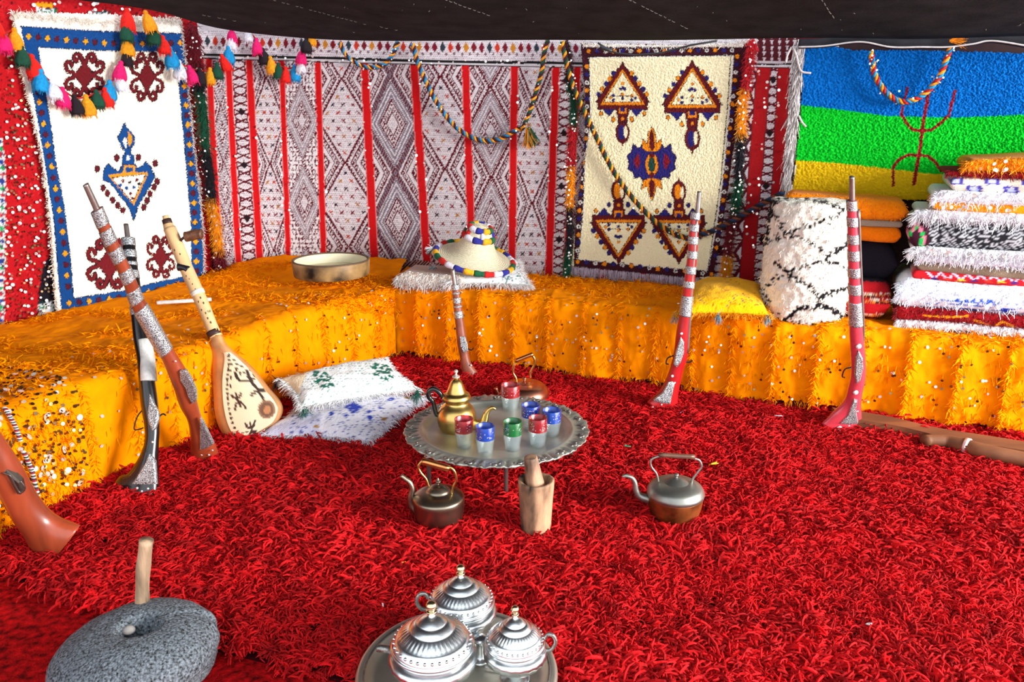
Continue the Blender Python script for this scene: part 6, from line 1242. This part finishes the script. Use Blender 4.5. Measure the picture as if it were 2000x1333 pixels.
rr_ = interp = resample(pr, 90); V, F = lathe(rr_, P+[0, .08, 0], 150); q = V-P-[0, .08, 0]; a = np.arctan2(q[:, 1], q[:, 0]); V = V+np.c_[np.cos(a), np.sin(a), 0*a]*(.007*vnoise(V, 22)+.008*vnoise(V, 60))[:, None]+np.c_[0*a, 0*a, .006*vnoise(V, 18)]
V += np.array([-.01, 0, 0])*(q[:, 2]/.4)[:, None]
wr = thing('rolled_rug', 'thick white wool rug with black diamond lines, rolled up and standing on the back bench', 'rug', P); u_, v_ = proj(V); put('roll', V, F, FLU, wr, cols=cv.at(u_, v_, 1.0))
n_ = 3500; i = rng.integers(0, len(V)-160, n_); nrm = np.c_[np.cos(a), np.sin(a), 0*a][i]; V2, F2 = ribbons(V[i], nrm*.5+rng.normal(size=(n_, 3))*.3+[0, 0, -.7], rng.uniform(.008, .014, n_), .005, curl=.4)
cc = cv.at(*proj(V[i]), 1.0); put('wool_loops', V2, F2, FLU, wr, smooth=False, cols=np.repeat(cc, 8, 0), kind='stuff', label='shaggy loops of the roll')

# ------------------------------------------------------------ straw hat
P = Z(np.array(926.), np.array(508.), .565); s_ = float(mpp(P)); tilt = Matrix.Rotation(math.radians(12), 3, 'Y')@Matrix.Rotation(math.radians(11), 3, 'X'); TM = np.array(tilt)
hat = thing('straw_hat', 'wide-brimmed woven straw hat with a coloured wool trim, on white cushions on the back bench', 'hat', P)
pf = [(.001, 72), (12, 71), (20, 67), (25, 57), (29, 46), (33, 35), (39, 24), (47, 14), (58, 8), (75, 5)]; pf = np.array([(r*s_, z*s_) for r, z in pf]); fp = resample(catmull(pf, 8), 130); ridge_ = .0035*np.abs(np.sin(np.arange(130)*.75)); fp[:, 1] += ridge_; fp[:, 0] = np.maximum(fp[:, 0], .0005)
V, F = lathe(fp, (0, 0, 0), 72, cap1=False, cap0=False); n0 = len(V); V2 = V.copy(); V2[:, 2] -= .004; F = F+[[i_+n0 for i_ in f[::-1]] for f in F]; V = np.vstack([V, V2])@TM.T+P
put('crown_and_brim', V, F, mat('straw', (226, 216, 184), rough=.7, var=.16, vs=160, bump=.5, bs=260), hat)
seq = [(206, 28, 24), (232, 230, 244), (44, 46, 150), (240, 178, 24), (14, 96, 60)]
def trim(rpx, zpx, nseg, tr, nm, wobz=0, lab=None):
    for k_ in range(nseg):
        a0 = 2*math.pi*k_/nseg; a = np.linspace(a0, a0+2*math.pi/nseg, 6); Q = np.stack([rpx*s_*np.cos(a), rpx*s_*np.sin(a), (zpx+wobz*np.sin(2*a))*s_+0*a], -1)@TM.T+P; V, F = tube(Q, tr*s_*(1+.12*np.sin(np.arange(6)*1.2)), 9); c = seq[k_ % 5]; put(nm, V, F, mat('trim_%d_%d_%d' % c, c, rough=.95, var=.15, bump=.8, bs=140), hat, label=lab)
trim(77, 5, 25, 5.5, 'brim_trim'); trim(28, 50, 10, 6, 'crown_trim'); trim(20, 67, 10, 6, 'crown_trim')
for k_ in range(5):
    a = k_*1.256; Q = np.array([[20*math.cos(a), 20*math.sin(a), 67], [28*math.cos(a), 28*math.sin(a), 51]])*s_@TM.T+P; V, F = tube(Q, 4.5*s_, 8); c = seq[(k_+2) % 5]; put('crown_trim', V, F, mat('trim_%d_%d_%d' % c, c), hat)
for (x, y, dx) in ((846., 486., -1), (850., 522., -.4)):
    q0 = onplane(np.array(x), np.array(y), P, np.array([0, -1., 0])); 
    for k_, c in enumerate(((20, 70, 50), (230, 230, 236))): V, F = ribbons(np.tile(q0, (40, 1)), rng.normal(size=(40, 3))*.35+[dx, -.3, -.35+k_*.3], .045, .004, curl=.2); put('cord_tassel', V, F, mat('trimt_%d' % c[0], c), hat, smooth=False, kind='stuff', label='small green and white tassel')

# ------------------------------------------------------------ round drum and white strip on the left bench
P = Z(np.array(648.), np.array(524.), .475); P[2] = .468; P = Z(np.array(648.), np.array(536.), .485); s_ = float(mpp(P)); R_ = 74*s_; hz = H_at(P, 507)-P[2]
dr = thing('frame_drum', 'shallow round tan frame drum with a cream inside, lying on the left orange bench', 'drum', P)
V, F = lathe([(R_*.97, 0), (R_*.985, hz*.1), (R_, hz*.9), (R_*.99, hz), (R_*.955, hz*1.0), (R_*.95, hz*.9), (R_*.94, hz*.12), (R_*.94, 0)], P, 72, cap0=False, cap1=False, mod=lambda i, th, p: 1+.006*np.sin(5*th)+0*p[:, 1][:, None]); put('hoop', V, F, mat('tan_hide', (176, 140, 88), rough=.5, var=.2, vs=9, col2=lin((128, 96, 56)), bump=.2, bs=40), dr)
V, F = lathe([(.001, .030), (R_*.93, .030), (R_*.93, .004), (.001, .004)], P, 72); put('drum_skin', V, F, mat('cream_skin', (232, 226, 196), rough=.5, var=.05, vs=6), dr, label='cream skin inside the hoop')
V, F = lathe([(R_*.925, .028), (R_*.935, hz*.97)], P, 72, cap0=False, cap1=False); put('lining', V, F, mat('cream_skin', (232, 226, 196)), dr, label='cream inner wall')
V, F = tube([P+np.array([R_*.975*math.cos(t), R_*.975*math.sin(t), hz]) for t in np.linspace(0, 2*math.pi, 80)], .0055, 8); put('rim', V, F, mat('dark_rim_hide', (98, 78, 60), rough=.6), dr, label='dark laced rim')
a_, b_ = Z(np.array(306.), np.array(592.), .475), Z(np.array(413.), np.array(585.), .475); d_ = (b_-a_)/np.linalg.norm(b_-a_); V, F = tube([a_, a_+d_*.004, (a_+b_)/2, b_-d_*.004, b_], [.011, .014, .014, .014, .011], 12, flat=.7, up=(0, 0, 1))
fl_ = put('flute', V, F, mat('white_flute', (236, 232, 226), rough=.5, var=.12, vs=60), None, label='short white flute lying on the left orange bench behind the lute neck', cat='flute')
for t in (.30, .42, .54, .66):
    V, F = ball(a_+(b_-a_)*t+[0, -.004, .010], .0045, 8, 5, (1, 1, .4)); o = put('finger_hole', V, F, mat('gold_print', (200, 160, 70)), None); o.parent = fl_; o.location = ORG[o.name]-ORG[fl_.name]
# fur bundle of cord near the top of the cream rug
V, F = tube(W(*np.array([(1168, 84), (1180, 92), (1192, 99), (1204, 104), (1240, 108), (1290, 104), (1350, 88), (1400, 80)], float).T, .11), .005, 7); put('black_cable', V, F, mat('black_rubber', (30, 30, 34), rough=.5), None, label='black cable sagging over the top of the cream triangle rug', cat='cable')
V, F = tube(W(*np.array([(1172, 92), (1178, 94), (1196, 100)], float).T, .13), .010, 12); put('pipe_end', V, F, mat('dark_iron_pipe', (60, 62, 66), rough=.4, metal=.6), None, label='short dark pipe end poking out at the top of the cream rug', cat='pipe')
